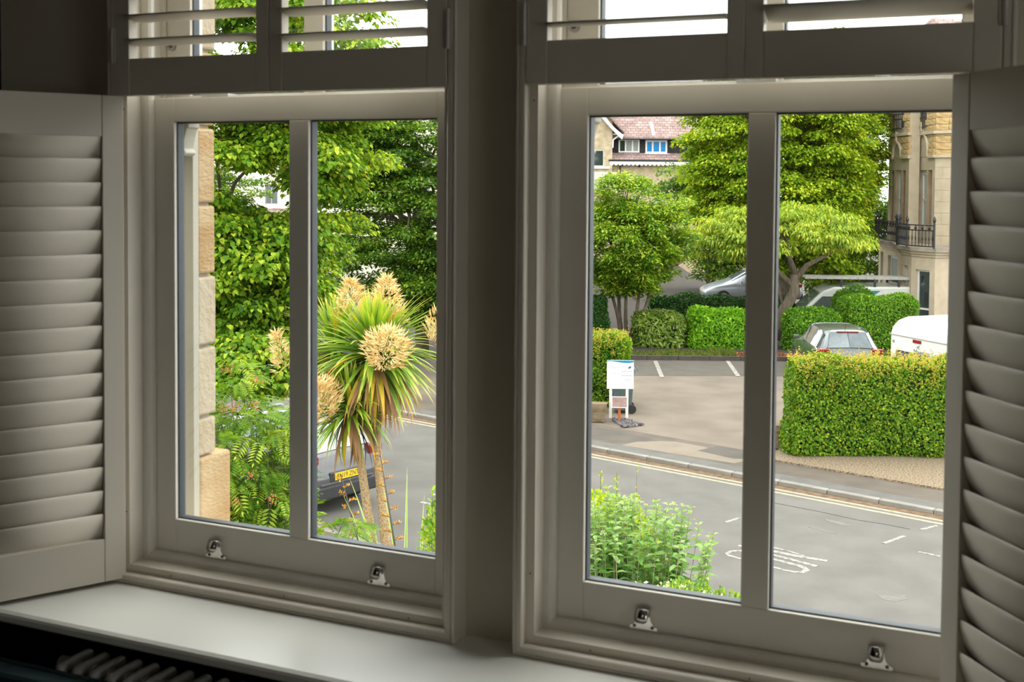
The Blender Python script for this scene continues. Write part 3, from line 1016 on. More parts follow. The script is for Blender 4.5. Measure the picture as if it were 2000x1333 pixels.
for x0, x1, zz, th in ((0.03, 0.255, 0.385, 0.012), (-0.235, 0.255, 0.345, 0.007), (0.03, 0.255, 0.292, 0.011), (0.095, 0.255, 0.255, 0.006), (0.095, 0.255, 0.198, 0.010), (-0.17, 0.255, 0.160, 0.006), (0.03, 0.255, 0.145, 0.006)):
    m = MB()
    x = x0
    while x < x1-0.01:                       # small print too fine to read: broken into word-long strips
        w = min(random.uniform(0.02, 0.06), x1-x)
        m.box(x, x+w, -0.0107, -0.0099, bz+zz-th/2, bz+zz+th/2)
        x += w+0.009
    m.build('print_line', GREYD if th > 0.009 else GREYT, bd)

RUST = mat('orange_post_paint', (0.42, 0.10, 0.015), 0.6, var=0.12, scale=10)
sn = thing('small_notice', 'faded pink notice in a white frame on an orange post before the sign board', 'sign', (-8.29, 21.88, 0.085), R(22))
MB().box(-0.028, 0.028, -0.02, 0.02, 0, 0.36).build('post', RUST, sn, bevel=0.003)
pb = MB().box(-0.165, 0.165, -0.006, 0.006, -0.115, 0.115).build('panel', mat('faded_pink_print', (0.26, 0.125, 0.095), 0.5, col2=(0.33, 0.23, 0.20), scale=9), sn, (0.0, -0.035, 0.435), (R(-14), 0, 0))
MB().ring([(0, -0.011), (0.014, -0.011), (0.014, 0.008), (0, 0.008)], -0.172, 0.172, -0.122, 0.122).build('notice_frame', WHITEB, pb, bevel=0.002)
m = MB()
for k in range(8):
    m.box(-0.13, 0.13-random.random()*0.08, -0.0072, -0.0058, 0.075-k*0.022, 0.081-k*0.022)
m.build('print_line', mat('notice_print', (0.20, 0.125, 0.12), 0.6, var=0.1), pb)

GAIN[0] = 0.8
BINM = mat('grey_green_plastic', (0.095, 0.13, 0.125), 0.5, var=0.08)
RUBB = mat('black_rubber', (0.018, 0.018, 0.019), 0.7, var=0.1)
wb = thing('wheelie_bin', 'grey-green wheelie bin half hidden behind the sign board', 'bin', (-8.63, 23.04, 0.07), R(25))
vs = []
for z, hx, hy in ((0.06, 0.19, 0.20), (0.95, 0.245, 0.27)):
    vs += [(-hx, -hy, z), (hx, -hy, z), (hx, hy, z), (-hx, hy, z)]
MB().add(vs, [(0, 3, 2, 1), (4, 5, 6, 7)] + [(i, (i+1) % 4, 4+(i+1) % 4, 4+i) for i in range(4)]).build('body', BINM, wb, bevel=0.015)
MB().box(-0.265, 0.265, -0.29, 0.29, 0.95, 0.985).build('rim', BINM, wb, bevel=0.008)
MB().prism([(-0.28, 0.985), (0.30, 0.985), (0.28, 1.03), (-0.20, 1.06), (-0.27, 1.02)], 'x', -0.26, 0.26).build('lid', BINM, wb, bevel=0.008)
MB().tube([(0.29, -0.22, 0.98), (0.33, -0.22, 1.0), (0.33, 0.22, 1.0), (0.29, 0.22, 0.98)], 0.014, 8).build('handle', BINM, wb)
for y in (-0.24, 0.20):
    MB().tube([(0.20, y, 0.10), (0.20, y+0.05, 0.10)], 0.10, 18).build('wheel', RUBB, wb, bevel=0.01)

# ================================================================ VEHICLES
GAIN[0] = 0.8
CARG = mat('car_glass_dark', (0.28, 0.31, 0.32), 0.03, metal=0.65, var=0.1)
TAIL = mat('red_tail_lamp', (0.26, 0.006, 0.008), 0.15, var=0.1, coat=0.5)
BLACKP = mat('black_plastic', (0.025, 0.026, 0.028), 0.55, var=0.1)
RIMM = mat('alloy_rim', (0.5, 0.5, 0.52), 0.3, metal=1.0, var=0.05)
PLATEY = mat('yellow_plate', (0.80, 0.52, 0.01), 0.4, var=0.02)
INK = mat('plate_ink', (0.03, 0.025, 0.015), 0.5, var=0.02)


def car(label, loc, rotz, W, L, H, paint, plate=None, lamp_z=0.86, name='car'):
    """a small hatchback; local +x runs forward from the rear bumper"""
    t = thing(name, label, 'car', loc, rotz)
    s, h = L/4.0, H/1.5
    w = W/2
    st = [(0.00, .42, .82, .58, .78, .62), (0.05, .30, .93, .66, .86, .74), (0.10, .24, .97, .86, .86, .90), (0.17, .21, 1.0, .93, .84, 1.00), (0.50, .20, 1.0, .95, .66, 1.41),
          (0.62, .20, 1.0, .955, .66, 1.46), (1.20, .20, 1.0, .95, .68, 1.505), (1.85, .20, 1.0, .94, .68, 1.49), (2.25, .20, 1.0, .93, .66, 1.43), (2.95, .20, 1.0, .92, .78, 1.00),
          (3.55, .22, .98, .82, .74, .87), (3.90, .28, .90, .66, .72, .70), (4.00, .38, .80, .54, .66, .58)]
    bm = bmesh.new()
    rings = []
    for x, zb, wm, zbelt, wr, zr in st:
        half = [(0, zb), (wm*.88, zb), (wm, zb+.14), (wm, max(zbelt-.14, zb+.16)), (wm*.955, max(zbelt, zb+.18)), (max(wr, 0.1), max(zr-.05, zbelt+.005)), (wr*.82, max(zr, zbelt+.01)), (0, max(zr, zbelt+.01)+.012)]
        full = [(y*w, z*h) for y, z in half] + [(-y*w, z*h) for y, z in reversed(half[1:-1])]
        rings.append([bm.verts.new((x*s, y, z)) for y, z in full])
    n = len(rings[0])
    glass = []
    for i in range(len(rings)-1):
        for k in range(n):
            f = bm.faces.new((rings[i][k], rings[i][(k+1) % n], rings[i+1][(k+1) % n], rings[i+1][k]))
            kk = k if k < 7 else n-1-k
            if (kk in (5, 6) and i == 3) or (kk in (5, 6) and i == 8) or (kk == 4 and i in (4, 5, 6, 7)):
                glass.append((f, i, kk))
    bm.faces.new(list(reversed(rings[0])))
    bm.faces.new(rings[-1])
    bmesh.ops.recalc_face_normals(bm, faces=bm.faces)
    bm.normal_update()
    gm = MB()
    for f, i, kk in glass:
        c = f.calc_center_median()
        sc = 0.92 if kk == 4 else 0.97
        vv = [c + (v.co-c)*sc + f.normal*0.018 for v in f.verts]
        vb = [p - f.normal*0.03 for p in vv]
        gm.add(vv+vb, [(0, 1, 2, 3)] + [(j, 4+j, 4+(j+1) % 4, (j+1) % 4) for j in range(4)])
    me = bpy.data.meshes.new('body')
    bm.to_mesh(me)
    bm.free()
    me.polygons.foreach_set('use_smooth', [True]*len(me.polygons))
    me.materials.append(paint)
    b = part('body', me, t)
    sub = b.modifiers.new('smooth', 'SUBSURF')
    sub.levels = 2
    sub.render_levels = 2
    gm.build('glazing', CARG, t)
    MB().box(-0.012, 0.22, -w*.90, w*.90, .26*h, .50*h).build('rear_bumper', BLACKP, t, bevel=0.04, seg=3)
    MB().box(-0.02, 0.03, -w*.66, w*.66, .52*h, .535*h).build('bumper_trim', paint, t, bevel=0.004)
    for sgn in (-1, 1):
        y0, y1 = sorted((sgn*w*.64, sgn*w*.99))
        MB().box(0.055, 0.24, y0, y1, (lamp_z-.08)*h, (lamp_z+.07)*h).build('tail_lamp', TAIL, t, bevel=0.025, seg=3)
        mr = MB()
        y0, y1 = sorted((sgn*w*1.0, sgn*(w+.16)))
        mr.box(2.45*s, 2.55*s, y0, y1, .94*h, 1.06*h)
        mr.build('door_mirror', paint, t, bevel=0.025, seg=3)
        for x in (.72*s, 3.2*s):
            y0, y1 = sorted((sgn*(w-.20), sgn*(w+.012)))
            wh = MB().tube([(x, y0, .31), (x, y1, .31)], .31, 24).build('wheel', RUBB, t, bevel=0.03)
            MB().tube([(x, sgn*(w+.006), .31), (x, sgn*(w+.018), .31)], .20, 18).build('rim', RIMM, wh)
    MB().tube([(0.24*s, 0.05, 1.06*h), (0.20*s, -0.30, 1.055*h)], 0.012, 6).build('rear_wiper', BLACKP, t)
    MB().tube([(0.75*s, 0, 1.48*h), (0.62*s, 0, 1.62*h)], 0.006, 6).build('aerial', BLACKP, t)
    MB().box(0.44*s, 0.50*s, -w*.34, w*.34, 1.405*h, 1.435*h).build('high_brake_lamp', TAIL, t, bevel=0.006)
    if plate:
        MB().box(-0.002, 0.08, -0.36, 0.36, .545*h, .70*h).build('plate_recess', BLACKP, t, bevel=0.015)
        p = MB().box(-0.012, -0.002, -0.26, 0.26, .565*h, .565*h+.115).build('number_plate', PLATEY, t, bevel=0.002)
        text('plate_lettering', plate, 0.108, INK, p, (-0.0125, 0.0, .565*h+.0575), (R(90), 0, R(-90)), extrude=0.0006, sx=0.92)
    return t


DGREY = mat('dark_grey_metallic', (0.10, 0.098, 0.105), 0.28, metal=0.35, var=0.05, coat=0.6)
MGREY = mat('grey_green_metallic', (0.115, 0.125, 0.125), 0.25, metal=0.4, var=0.05, coat=0.6)
SILV = mat('silver_metallic', (0.42, 0.44, 0.48), 0.28, metal=0.5, var=0.05, coat=0.5)
pc = rd(-0.43, -6.02, 0.0)
car('dark grey hatchback with a yellow number plate parked on the near side of the road', pc, math.atan2(-U.y, -U.x), 1.66, 3.9, 1.46, DGREY, plate='BN19 ZNT', lamp_z=0.93)
car('grey hatchback parked behind the large front hedge, rear window facing the road', (-4.42, 28.85, 0.07), R(112), 1.68, 4.0, 1.41, MGREY, lamp_z=0.93)
sc_ = car('silver car under the trees beyond the dark clipped hedge', (-9.5, 48.7, 0.10), R(203), 1.75, 4.2, 1.46, SILV)

VANW = mat('van_white', (0.60, 0.60, 0.55), 0.35, var=0.03, coat=0.3)
van = thing('van', 'white van with a teal panel and a ladder rack behind the privet hedge', 'van', (-7.45, 42.1, -0.62), R(200))
# local +x forward (towards the left of the view), +y is the side that faces away
prof_v = [(-3.2, 0.35), (1.55, 0.35), (1.60, 0.75), (1.50, 1.00), (0.85, 1.22), (0.10, 1.98), (-0.30, 2.14), (-3.1, 2.18), (-3.22, 2.0)]
m = MB().prism([(a, b) for a, b in prof_v], 'y', -0.95, 0.95)
# prism along y takes (x, z)
m.build('body', VANW, van, bevel=0.07, seg=3)
for y0, y1 in ((-0.965, -0.94), (0.94, 0.965)):
    MB().prism([(0.74, 1.20), (-0.42, 1.22), (-0.42, 1.80), (0.12, 1.80)], 'y', y0, y1).build('side_window', CARG, van, bevel=0.006)
MB().prism([(0.90, 1.22), (0.84, 1.17), (0.14, 1.88), (0.20, 1.93)], 'y', -0.80, 0.80).build('windscreen', CARG, van, bevel=0.006)
TEAL = mat('teal_vinyl', (0.0, 0.20, 0.17), 0.4, var=0.05)
REDV = mat('red_vinyl', (0.36, 0.06, 0.05), 0.4, var=0.05)
for sgn in (1,):
    y0, y1 = 0.951, 0.957
    MB().prism([(-1.05, 2.02), (-1.95, 2.02), (-1.55, 1.74), (-1.00, 1.74)], 'y', y0, y1).build('teal_panel', TEAL, van)
    MB().prism([(-1.72, 1.80), (-2.10, 1.90), (-2.05, 1.76)], 'y', y0, y1).build('red_flash', REDV, van)
    MB().prism([(-1.70, 1.58), (-2.10, 1.70), (-2.05, 1.55)], 'y', y0, y1).build('teal_flash', TEAL, van)
text('van_lettering', 'body', 0.42, mat('grey_vinyl', (0.25, 0.25, 0.27), 0.5, var=0.03), van, (-1.45, 0.953, 1.20), (R(90), 0, R(180)), extrude=0.002)
rk = MB()
rk.box(-3.0, 0.75, 0.30, 0.36, 2.42, 2.53)
rk.box(-3.0, 0.75, 0.86, 0.92, 2.42, 2.53)
for k in range(13):
    rk.box(-2.9+k*0.29, -2.86+k*0.29, 0.30, 0.92, 2.42, 2.47)
lad = rk.build('ladder', mat('ladder_aluminium', (0.42, 0.40, 0.36), 0.5, metal=0.3, var=0.1), None)
lad.location, lad.rotation_euler = van.location, van.rotation_euler
tag(lad, 'long aluminium ladder lying on the roof bars of the white van', 'ladder')
for x in (-2.6, -1.75, -0.55):
    MB().box(x-0.05, x+0.05, -0.9, 0.95, 2.30, 2.415).build('roof_bar', BLACKP, van, bevel=0.01)
    for y in (-0.88, 0.88):
        MB().box(x-0.04, x+0.04, y-0.04, y+0.04, 2.14, 2.31).build('bar_foot', BLACKP, van, bevel=0.01)
for x in (0.75, -2.4):
    for y0, y1 in ((-0.97, -0.72), (0.72, 0.97)):
        MB().tube([(x, y0, 0.34), (x, y1, 0.34)], 0.34, 20).build('wheel', RUBB, van, bevel=0.02)

CVW = mat('caravan_white', (0.80, 0.80, 0.77), 0.3, var=0.02, coat=0.3)
cv = thing('caravan', 'white touring caravan standing behind the right end of the large front hedge', 'caravan', (-3.06, 24.95, 0.07), R(-45))
# local x runs across its rear end (left to right), y runs forward; the roof edge curves down to the rear panel
pv = [(0.0, 0.45), (0.0, 1.92), (0.05, 2.06), (0.20, 2.20), (0.45, 2.27), (4.2, 2.27), (4.6, 2.0), (4.8, 1.2), (4.7, 0.45)]
m = MB().prism(pv, 'x', 0.0, 2.15)
m.build('shell', CVW, cv, bevel=0.11, seg=4, smooth=False)
MB().box(0.02, 2.13, -0.008, 0.01, 1.875, 1.90).build('roof_trim', mat('caravan_trim', (0.36, 0.34, 0.28), 0.5, var=0.1), cv, bevel=0.003)
MB().box(0.80, 1.06, -0.018, 0.01, 1.79, 1.86).build('marker_lamp', TAIL, cv, bevel=0.006)
MB().box(0.28, 1.25, -0.016, 0.01, 0.95, 1.55).build('rear_window', CARG, cv, bevel=0.03, seg=3)
MB().ring([(0, -0.02), (0.03, -0.02), (0.03, 0.0), (0, 0.0)], 0.26, 1.27, 0.93, 1.57).build('window_rubber', BLACKP, cv)
text('caravan_lettering', 'Maestro', 0.15, GREYD, cv, (1.08, -0.009, 1.60), (R(90), 0, 0), extrude=0.002)
MB().prism([(0.90, 1.70), (1.02, 1.76), (0.98, 1.70), (1.04, 1.67)], 'y', -0.006, 0.0).build('emblem', GREYT, cv)
for x in (0.16, 1.99):
    MB().box(x-0.03, x+0.03, -0.015, 0.01, 1.72, 1.78).build('corner_lamp', mat('amber_lamp', (0.45, 0.28, 0.12), 0.3, var=0.1), cv, bevel=0.008)
for x0, x1 in ((0.0, 0.2), (1.95, 2.15)):
    MB().tube([(x0, 2.6, 0.33), (x1, 2.6, 0.33)], 0.33, 20).build('wheel', RUBB, cv)
MB().box(0.03, 2.12, -0.03, 0.10, 0.36, 0.52).build('bumper', CVW, cv, bevel=0.02)
MB().box(1.45, 1.95, 1.2, 1.9, 2.27, 2.34).build('roof_vent', CVW, cv, bevel=0.03)

# ================================================================ BUILDINGS
def facade(name, parent, x0, x1, z0, z1, holes, material, y0=0.0, thick=0.35, label=None):
    """wall along local x with real openings; outer face at y0"""
    xs = sorted({x0, x1, *[h[0] for h in holes], *[h[1] for h in holes]})
    zs = sorted({z0, z1, *[h[2] for h in holes], *[h[3] for h in holes]})
    m_ = MB()
    for i in range(len(xs)-1):
        for j in range(len(zs)-1):
            cx_, cz_ = (xs[i]+xs[i+1])/2, (zs[j]+zs[j+1])/2
            if any(h[0] < cx_ < h[1] and h[2] < cz_ < h[3] for h in holes):
                continue
            m_.box(xs[i], xs[i+1], y0, y0+thick, zs[j], zs[j+1])
    return m_.build(name, material, parent, label=label)


HGLASS = mat('house_window_glass', (0.03, 0.045, 0.045), 0.05, spec=0.9, var=0.2, scale=0.8)
UPVC = mat('white_window_frame', (0.78, 0.78, 0.76), 0.4, var=0.02)


def hwindow(parent, x0, x1, z0, z1, y, cols=1, meet=None, fw=0.06, glass=HGLASS, name='window', frame=UPVC):
    m_ = MB()
    m_.ring([(0, y-0.03), (fw, y-0.03), (fw, y+0.05), (0, y+0.05)], x0, x1, z0, z1)
    for k in range(1, cols):
        xc = x0 + (x1-x0)*k/cols
        m_.box(xc-fw*0.5, xc+fw*0.5, y-0.03, y+0.05, z0+fw, z1-fw)
    if meet:
        m_.box(x0+fw, x1-fw, y-0.03, y+0.05, meet-0.035, meet+0.035)
    w_ = m_.build(name, frame, parent)
    for k in range(cols):
        a, b = x0+(x1-x0)*k/cols, x0+(x1-x0)*(k+1)/cols
        g_ = glass[k] if isinstance(glass, (list, tuple)) else glass
        MB().box(a+fw*0.5, b-fw*0.5, y+0.005, y+0.02, z0+fw, z1-fw).build('pane', g_, w_)
    return w_


# ---- house with dormers, far left of the right window
GAIN[0] = 0.85
YBR = brick_mat('yellow_brick', (0.56, 0.43, 0.24), (0.66, 0.54, 0.34), (0.50, 0.44, 0.34), 0.24, 0.085, 0.012)
SLT = brick_mat('weathered_slates', (0.30, 0.20, 0.185), (0.42, 0.30, 0.28), (0.16, 0.11, 0.10), 0.32, 0.17, 0.014, bump=0.9)
TILEK = brick_mat('black_hung_tiles', (0.020, 0.019, 0.019), (0.035, 0.032, 0.031), (0.008, 0.008, 0.008), 0.25, 0.12, 0.012)
CREAMR = mat('cream_render', (0.78, 0.71, 0.60), 0.9, var=0.04, scale=1.5)
WTRIM = mat('white_bargeboard', (0.80, 0.78, 0.73), 0.5, var=0.03)
BPIPE = mat('black_iron', (0.02, 0.02, 0.022), 0.45, var=0.1)
BLUEP = mat('bright_blue_blind', (0.0, 0.22, 0.55), 0.25, var=0.12, scale=2)
CURT = mat('grey_curtain_glass', (0.30, 0.32, 0.30), 0.15, var=0.1, scale=2)
hl = thing('dormer_house', 'far house of yellow brick with a purple slate roof, dark dormer wall and blue-blinded windows', 'house', (-26.46, 68.40, -0.85), R(23.6))
G0 = 0.85
facade('gable_wall', hl, -5.0, 1.32, 0, 10.2+G0, [(0.10, 0.80, 6.20+G0, 7.25+G0)], YBR, y0=-0.45, thick=1.2)
hwindow(hl, 0.10, 0.80, 6.20+G0, 7.25+G0, -0.38, 1, glass=HGLASS)
MB().box(-0.05, 1.15, -0.56, -0.40, 6.06+G0, 6.20+G0).build('window_sill', WTRIM, hl)
MB().box(0.15, 1.66, -0.52, -0.45, 4.55+G0, 5.85+G0).build('render_panel', CREAMR, hl)
facade('main_wall', hl, 1.32, 12, 0, 6.62+G0, [], YBR, y0=0.0)
# slate roofs: sloped prisms running along x
sk = MB().prism([(-0.42, 6.60+G0), (-0.40, 6.70+G0), (0.60, 7.16+G0), (0.60, 7.04+G0)], 'x', 1.10, 9.0)
slabroof = sk.build('skirt_roof', SLT, hl)
facade('dormer_wall', hl, 1.40, 9.0, 6.95+G0, 8.05+G0, [(1.78, 3.12, 7.12+G0, 7.97+G0), (3.50, 4.90, 7.08+G0, 7.93+G0)], TILEK, y0=0.45, thick=0.3)
hwindow(hl, 1.78, 3.12, 7.12+G0, 7.97+G0, 0.47, 3, glass=[HGLASS, CURT, CURT], fw=0.09)
hwindow(hl, 3.50, 4.90, 7.08+G0, 7.93+G0, 0.47, 3, glass=BLUEP, fw=0.11)
MB().box(3.40, 5.05, 0.36, 0.50, 7.02+G0, 7.08+G0).build('window_sill', WTRIM, hl)
MB().prism([(0.05, 7.98+G0), (0.05, 8.10+G0), (3.6, 11.1+G0), (3.6, 10.9+G0)], 'x', 1.0, 12.0).build('main_roof', SLT, hl)
MB().prism([(7.2, 7.98+G0), (7.2, 8.10+G0), (3.6, 11.1+G0), (3.6, 10.9+G0)], 'x', 1.0, 12.0).build('main_roof', SLT, hl)
MB().box(1.0, 12, 3.5, 3.7, 10.95+G0, 11.2+G0).build('ridge_tiles', SLT, hl)
MB().obox((3.95, 0.72, 8.66+G0), (-0.06, 0.76, 0.64), (1, 0, 0), (0, -0.64, 0.76), 0.72, 0.10, 0.03).build('roof_flashing', WTRIM, hl)
MB().tube([(0.95, -0.02, 7.97+G0), (12, -0.02, 7.97+G0)], 0.05, 8).build('gutter', BPIPE, hl)
MB().tube([(1.10, -0.47, 6.60+G0), (9, -0.47, 6.60+G0)], 0.06, 8).build('gutter', BPIPE, hl)
sc = MB()
pts = [(1.16, 6.56+G0)]
x = 1.16
while x < 6.2:
    for a in np.linspace(0, math.pi, 7)[1:]:
        pts.append((x+0.135*(1-math.cos(a)), 6.42+G0-0.15*math.sin(a)))
    x += 0.27
pts.append((x, 6.56+G0))
sc.prism(pts, 'y', -0.46, -0.42)
sc.build('scalloped_fascia', WTRIM, hl)
MB().tube([(2.25, -0.42, 6.52+G0), (2.22, -0.30, 6.38+G0), (1.86, -0.08, 6.25+G0), (1.84, -0.08, 6.0+G0), (1.84, -0.08, 0.2)], 0.05, 8).build('drainpipe', BPIPE, hl)
MB().box(3.0, 3.14, -0.03, 0.05, 6.18+G0, 6.32+G0).build('vent', BPIPE, hl)
# bargeboard curving down over the gable with its bracket
bb = []
for t in np.linspace(0, 1, 9):
    bb.append((0.55+1.45*t, 9.75+G0-1.55*t - 0.18*math.sin(t*math.pi)))
bb2 = [(p[0]-0.10, p[1]-0.30+0.12*math.sin(i/8*math.pi)) for i, p in enumerate(bb)]
MB().prism(bb+bb2[::-1], 'y', -0.85, -0.75).build('bargeboard', WTRIM, hl)
MB().prism([(0.45, 9.95+G0), (2.02, 8.30+G0), (2.08, 8.34+G0), (0.5, 10.05+G0)], 'y', -0.9, 1.5).build('gable_roof', SLT, hl)
MB().tube([(1.34, -0.48, 7.4+G0), (1.36, -0.55, 7.9+G0), (1.85, -0.55, 8.25+G0)], 0.05, 6).build('bracket', WTRIM, hl)
MB().tube([(1.36, -0.55, 8.25+G0), (1.90, -0.55, 8.25+G0)], 0.05, 6).build('bracket', WTRIM, hl)

# ---- cream block seen through gaps in the trees on the left
cb = thing('cream_house', 'cream rendered house glimpsed through the tall leafy trees beyond the left window', 'house', (-41.0, 46.2, -0.9), R(23.6))
wins = [(x, x+0.66, z, z+1.0) for x in (4.66, 8.6, 12.5) for z in (4.95, 6.78)]
hz = 0.9
facade('rendered_wall', cb, 0, 16, 0, 9.3+hz, [(a, b, c+hz-1.0, d+hz-1.0) for a, b, c, d in wins], CREAMR)
for a, b, c, d in wins:
    hwindow(cb, a, b, c+hz-1.0, d+hz-1.0, 0.12, 2, fw=0.05, frame=mat('grey_window_frame', (0.40, 0.42, 0.43), 0.5, var=0.03))
MB().prism([(-1.6, 3.15+hz), (-1.6, 3.25+hz), (0.0, 3.75+hz), (0.0, 3.65+hz)], 'x', 2.0, 7.2).build('lean_to_roof', SLT, cb)
MB().box(2.0, 7.2, -1.68, -1.58, 3.03+hz, 3.17+hz).build('fascia', mat('orange_fascia', (0.42, 0.20, 0.09), 0.6, var=0.1), cb)
facade('lean_to_wall', cb, 2.2, 7.0, 0, 3.1+hz, [], YBR, y0=-1.4, thick=0.25)
MB().prism([(-0.4, 9.2+hz), (-0.4, 9.3+hz), (4, 11.0+hz), (8.4, 9.3+hz), (8.4, 9.2+hz), (4, 10.85+hz)], 'x', -0.4, 16.4).build('roof', SLT, cb)

# ---- stone villa on the right with two storeys of bays
GAIN[0] = 0.88
VST = brick_mat('ashlar_sandstone', (0.47, 0.37, 0.25), (0.54, 0.44, 0.31), (0.36, 0.28, 0.19), 0.9, 0.42, 0.008, bump=0.25)
VDR = mat('dressed_sandstone', (0.50, 0.40, 0.28), 0.9, col2=(0.58, 0.48, 0.35), scale=2.5, bump=0.2)
VBR = mat('shaded_reveal_stone', (0.30, 0.205, 0.125), 0.95, col2=(0.40, 0.29, 0.19), scale=2.5, bump=0.2)  # villa stone browned: shade of reveals and bay sides put into the colour
RKF = mat('golden_rockface', (0.46, 0.29, 0.115), 0.95, col2=(0.64, 0.45, 0.22), scale=3.5, bump=0.6, bscale=14)
RKB = mat('mortar_behind_rockface', (0.20, 0.13, 0.07), 1.0, var=0.2)
vl = thing('stone_villa', 'golden stone villa with bay windows and iron balconies at the right edge', 'house', (0, 0, -0.7))
vz = 0.7


class Wall:
    """a wall running from plan point p to plan point q, outer face on the left of p->q when seen from the road"""
    def __init__(s, p, q):
        s.p, s.q = Vector(p), Vector(q)
        d = s.q-s.p
        s.len = d.length
        s.rz = math.atan2(d.y, d.x)

    def frame(s, name):
        e = bpy.data.objects.new(name, None)
        link(e, vl)
        e.location = (s.p.x, s.p.y, 0)
        e.rotation_euler = (0, 0, s.rz)
        return e


def place(o, wl):
    o.location = (wl.p.x, wl.p.y, 0)
    o.rotation_euler = (0, 0, wl.rz)
    return o


block_me = [None]*5
for i in range(5):
    bm = bmesh.new()
    bmesh.ops.create_cube(bm, size=1.0)
    bmesh.ops.subdivide_edges(bm, edges=[e for e in bm.edges if abs(e.verts[0].co.y-e.verts[1].co.y) < .1 and e.verts[0].co.y < 0], cuts=1, use_grid_fill=True)
    for v in bm.verts:
        if v.co.y < 0 and abs(v.co.x) < 0.49 or (v.co.y < 0 and abs(v.co.z) < 0.49):
            v.co.y -= random.uniform(0.05, 0.35)
        v.co.y -= 0
    me = bpy.data.meshes.new('stone_block')
    bm.to_mesh(me)
    bm.free()
    me.materials.append(RKF)
    block_me[i] = me


def rockface(wl, x0, x1, z0, z1, holes=()):
    """rock-faced blocks, each one an object of its own"""
    z = z0
    while z < z1-0.05:
        h = random.choice((0.19, 0.22, 0.25))
        h = min(h, z1-z)
        x = x0
        while x < x1-0.04:
            w_ = min(random.uniform(0.35, 0.75), x1-x)
            if x1-x-w_ < 0.15:
                w_ = x1-x
            if not any(a < x+w_/2 < b and c < z+h/2 < d for a, b, c, d in holes):
                o = part('stone_block', random.choice(block_me), vl)
                off = Vector((math.cos(wl.rz), math.sin(wl.rz)))
                nrm = Vector((math.sin(wl.rz), -math.cos(wl.rz)))
                c2 = wl.p + off*(x+w_/2) + nrm*(random.uniform(-0.005, 0.015))
                o.location = (c2.x, c2.y, z+h/2)
                o.rotation_euler = (0, 0, wl.rz)
                o.scale = (w_-0.018, 0.07, h-0.016)
            x += w_
        z += h


NETC = mat('net_curtain_glass', (0.55, 0.56, 0.54), 0.2, var=0.06)


def zpx(y, k=0.0198):
    return 5.3+(351-y)*k + vz


A2, B2 = (-5.70, 47.05), (-4.72, 45.09)
B3, C2 = (-4.70, 46.25), (-3.68, 43.80)
D2 = (-3.10, 43.55)
W1, W2, WS, W3 = Wall(A2, B2), Wall(B3, C2), Wall(B2, B3), Wall(C2, D2)
zl, zs1 = zpx(440), zpx(326)      # first-floor window foot and head
zst, zs2 = zpx(301), zpx(258)     # string courses
ztop = 10.3+vz
for wl, hs in ((W1, [(0.28, 0.62), (0.76, 1.40), (1.46, 1.85)]), (W2, [(0.30, 0.68), (0.84, 1.75), (1.86, 2.36)])):
    top = [(0.62, 1.55, zs2+0.25, zs2+1.9)]
    holes = [(a, b, zl, zs1) for a, b in hs] + top
    holes_abs = holes
    w_ = facade('bay_wall', vl, 0, wl.len, zpx(470), ztop, holes_abs, VDR, thick=0.40)
    place(w_, wl)
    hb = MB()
    for a, b in hs:          # thin linings whose darker brown holds the shade of the reveals
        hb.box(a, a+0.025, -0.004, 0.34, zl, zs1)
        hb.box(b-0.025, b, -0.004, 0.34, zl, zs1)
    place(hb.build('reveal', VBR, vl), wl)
    for (a, b), dp in zip(hs, (0.24, 0.12, 0.24)):
        e = hwindow(vl, a+0.025, b-0.025, zl+0.02, zs1-0.02, dp, 1, meet=(zl+zs1)/2, fw=0.07 if dp > 0.2 else 0.16, glass=NETC)
        place(e, wl)
    e = hwindow(vl, 0.62, 1.55, zs2+0.25, zs2+1.9, 0.2, 1, meet=zs2+1.1, fw=0.08)
    place(e, wl)
    # window-box railing of the second floor
    rb = MB()
    rb.box(0.60, 1.57, -0.10, -0.07, zs2+0.62, zs2+0.66)
    rb.box(0.60, 1.57, -0.10, -0.07, zs2+0.27, zs2+0.30)
    for k in range(6):
        x = 0.63+k*0.18
        rb.tube([(x, -0.085, zs2+0.22), (x, -0.085, zs2+0.86)], 0.018, 6)
        rb.tube([(x, -0.085, zs2+0.80), (x, -0.085, zs2+0.84), (x, -0.085, zs2+0.90)], [0.02, 0.04, 0.005], 6)
    place(rb.build('window_guard', BPIPE, vl), wl)
    # string courses, hood moulds with pointed arches
    sm = MB()
    sm.box(-0.06, wl.len+0.06, -0.10, 0.05, zs2-0.02, zs2+0.10)
    sm.box(-0.06, hs[0][0]+0.25, -0.09, 0.05, zst-0.05, zst+0.06)
    sm.box(hs[2][1]-0.45, wl.len+0.06, -0.09, 0.05, zst-0.05, zst+0.06)
    cx_ = (hs[0][0]+0.25+hs[2][1]-0.45)/2
    hw = (hs[2][1]-0.45-hs[0][0]-0.25)/2
    path = [(cx_-hw*math.cos(a)*(1.0), -0.03, zst + hw*1.35*math.sin(a)**0.85) for a in np.linspace(0.001, math.pi-0.001, 13)]
    sm.tube(path, 0.075, 6)
    sm.box(cx_-0.05, cx_+0.05, -0.12, 0.03, zst+hw*1.35+0.05, zst+hw*1.35+0.42)
    place(sm.build('hood_mould', VDR, vl, bevel=0.012), wl)
    tp = [(cx_-hw*0.86*math.cos(a), zst + hw*1.10*math.sin(a)**0.85) for a in np.linspace(0.001, math.pi-0.001, 13)]
    place(MB().prism(tp, 'y', -0.012, 0.02).build('tympanum', STONE2, vl), wl)
    rockface(wl, 0.0, wl.len, zst+0.06, zs2-0.03, [(cx_-hw, cx_+hw, zst, zst+hw*1.3)])
    rockface(wl, 0.0, wl.len, zs2+0.11, zs2+2.0, [(0.50, 1.68, zs2, zs2+1.95)])
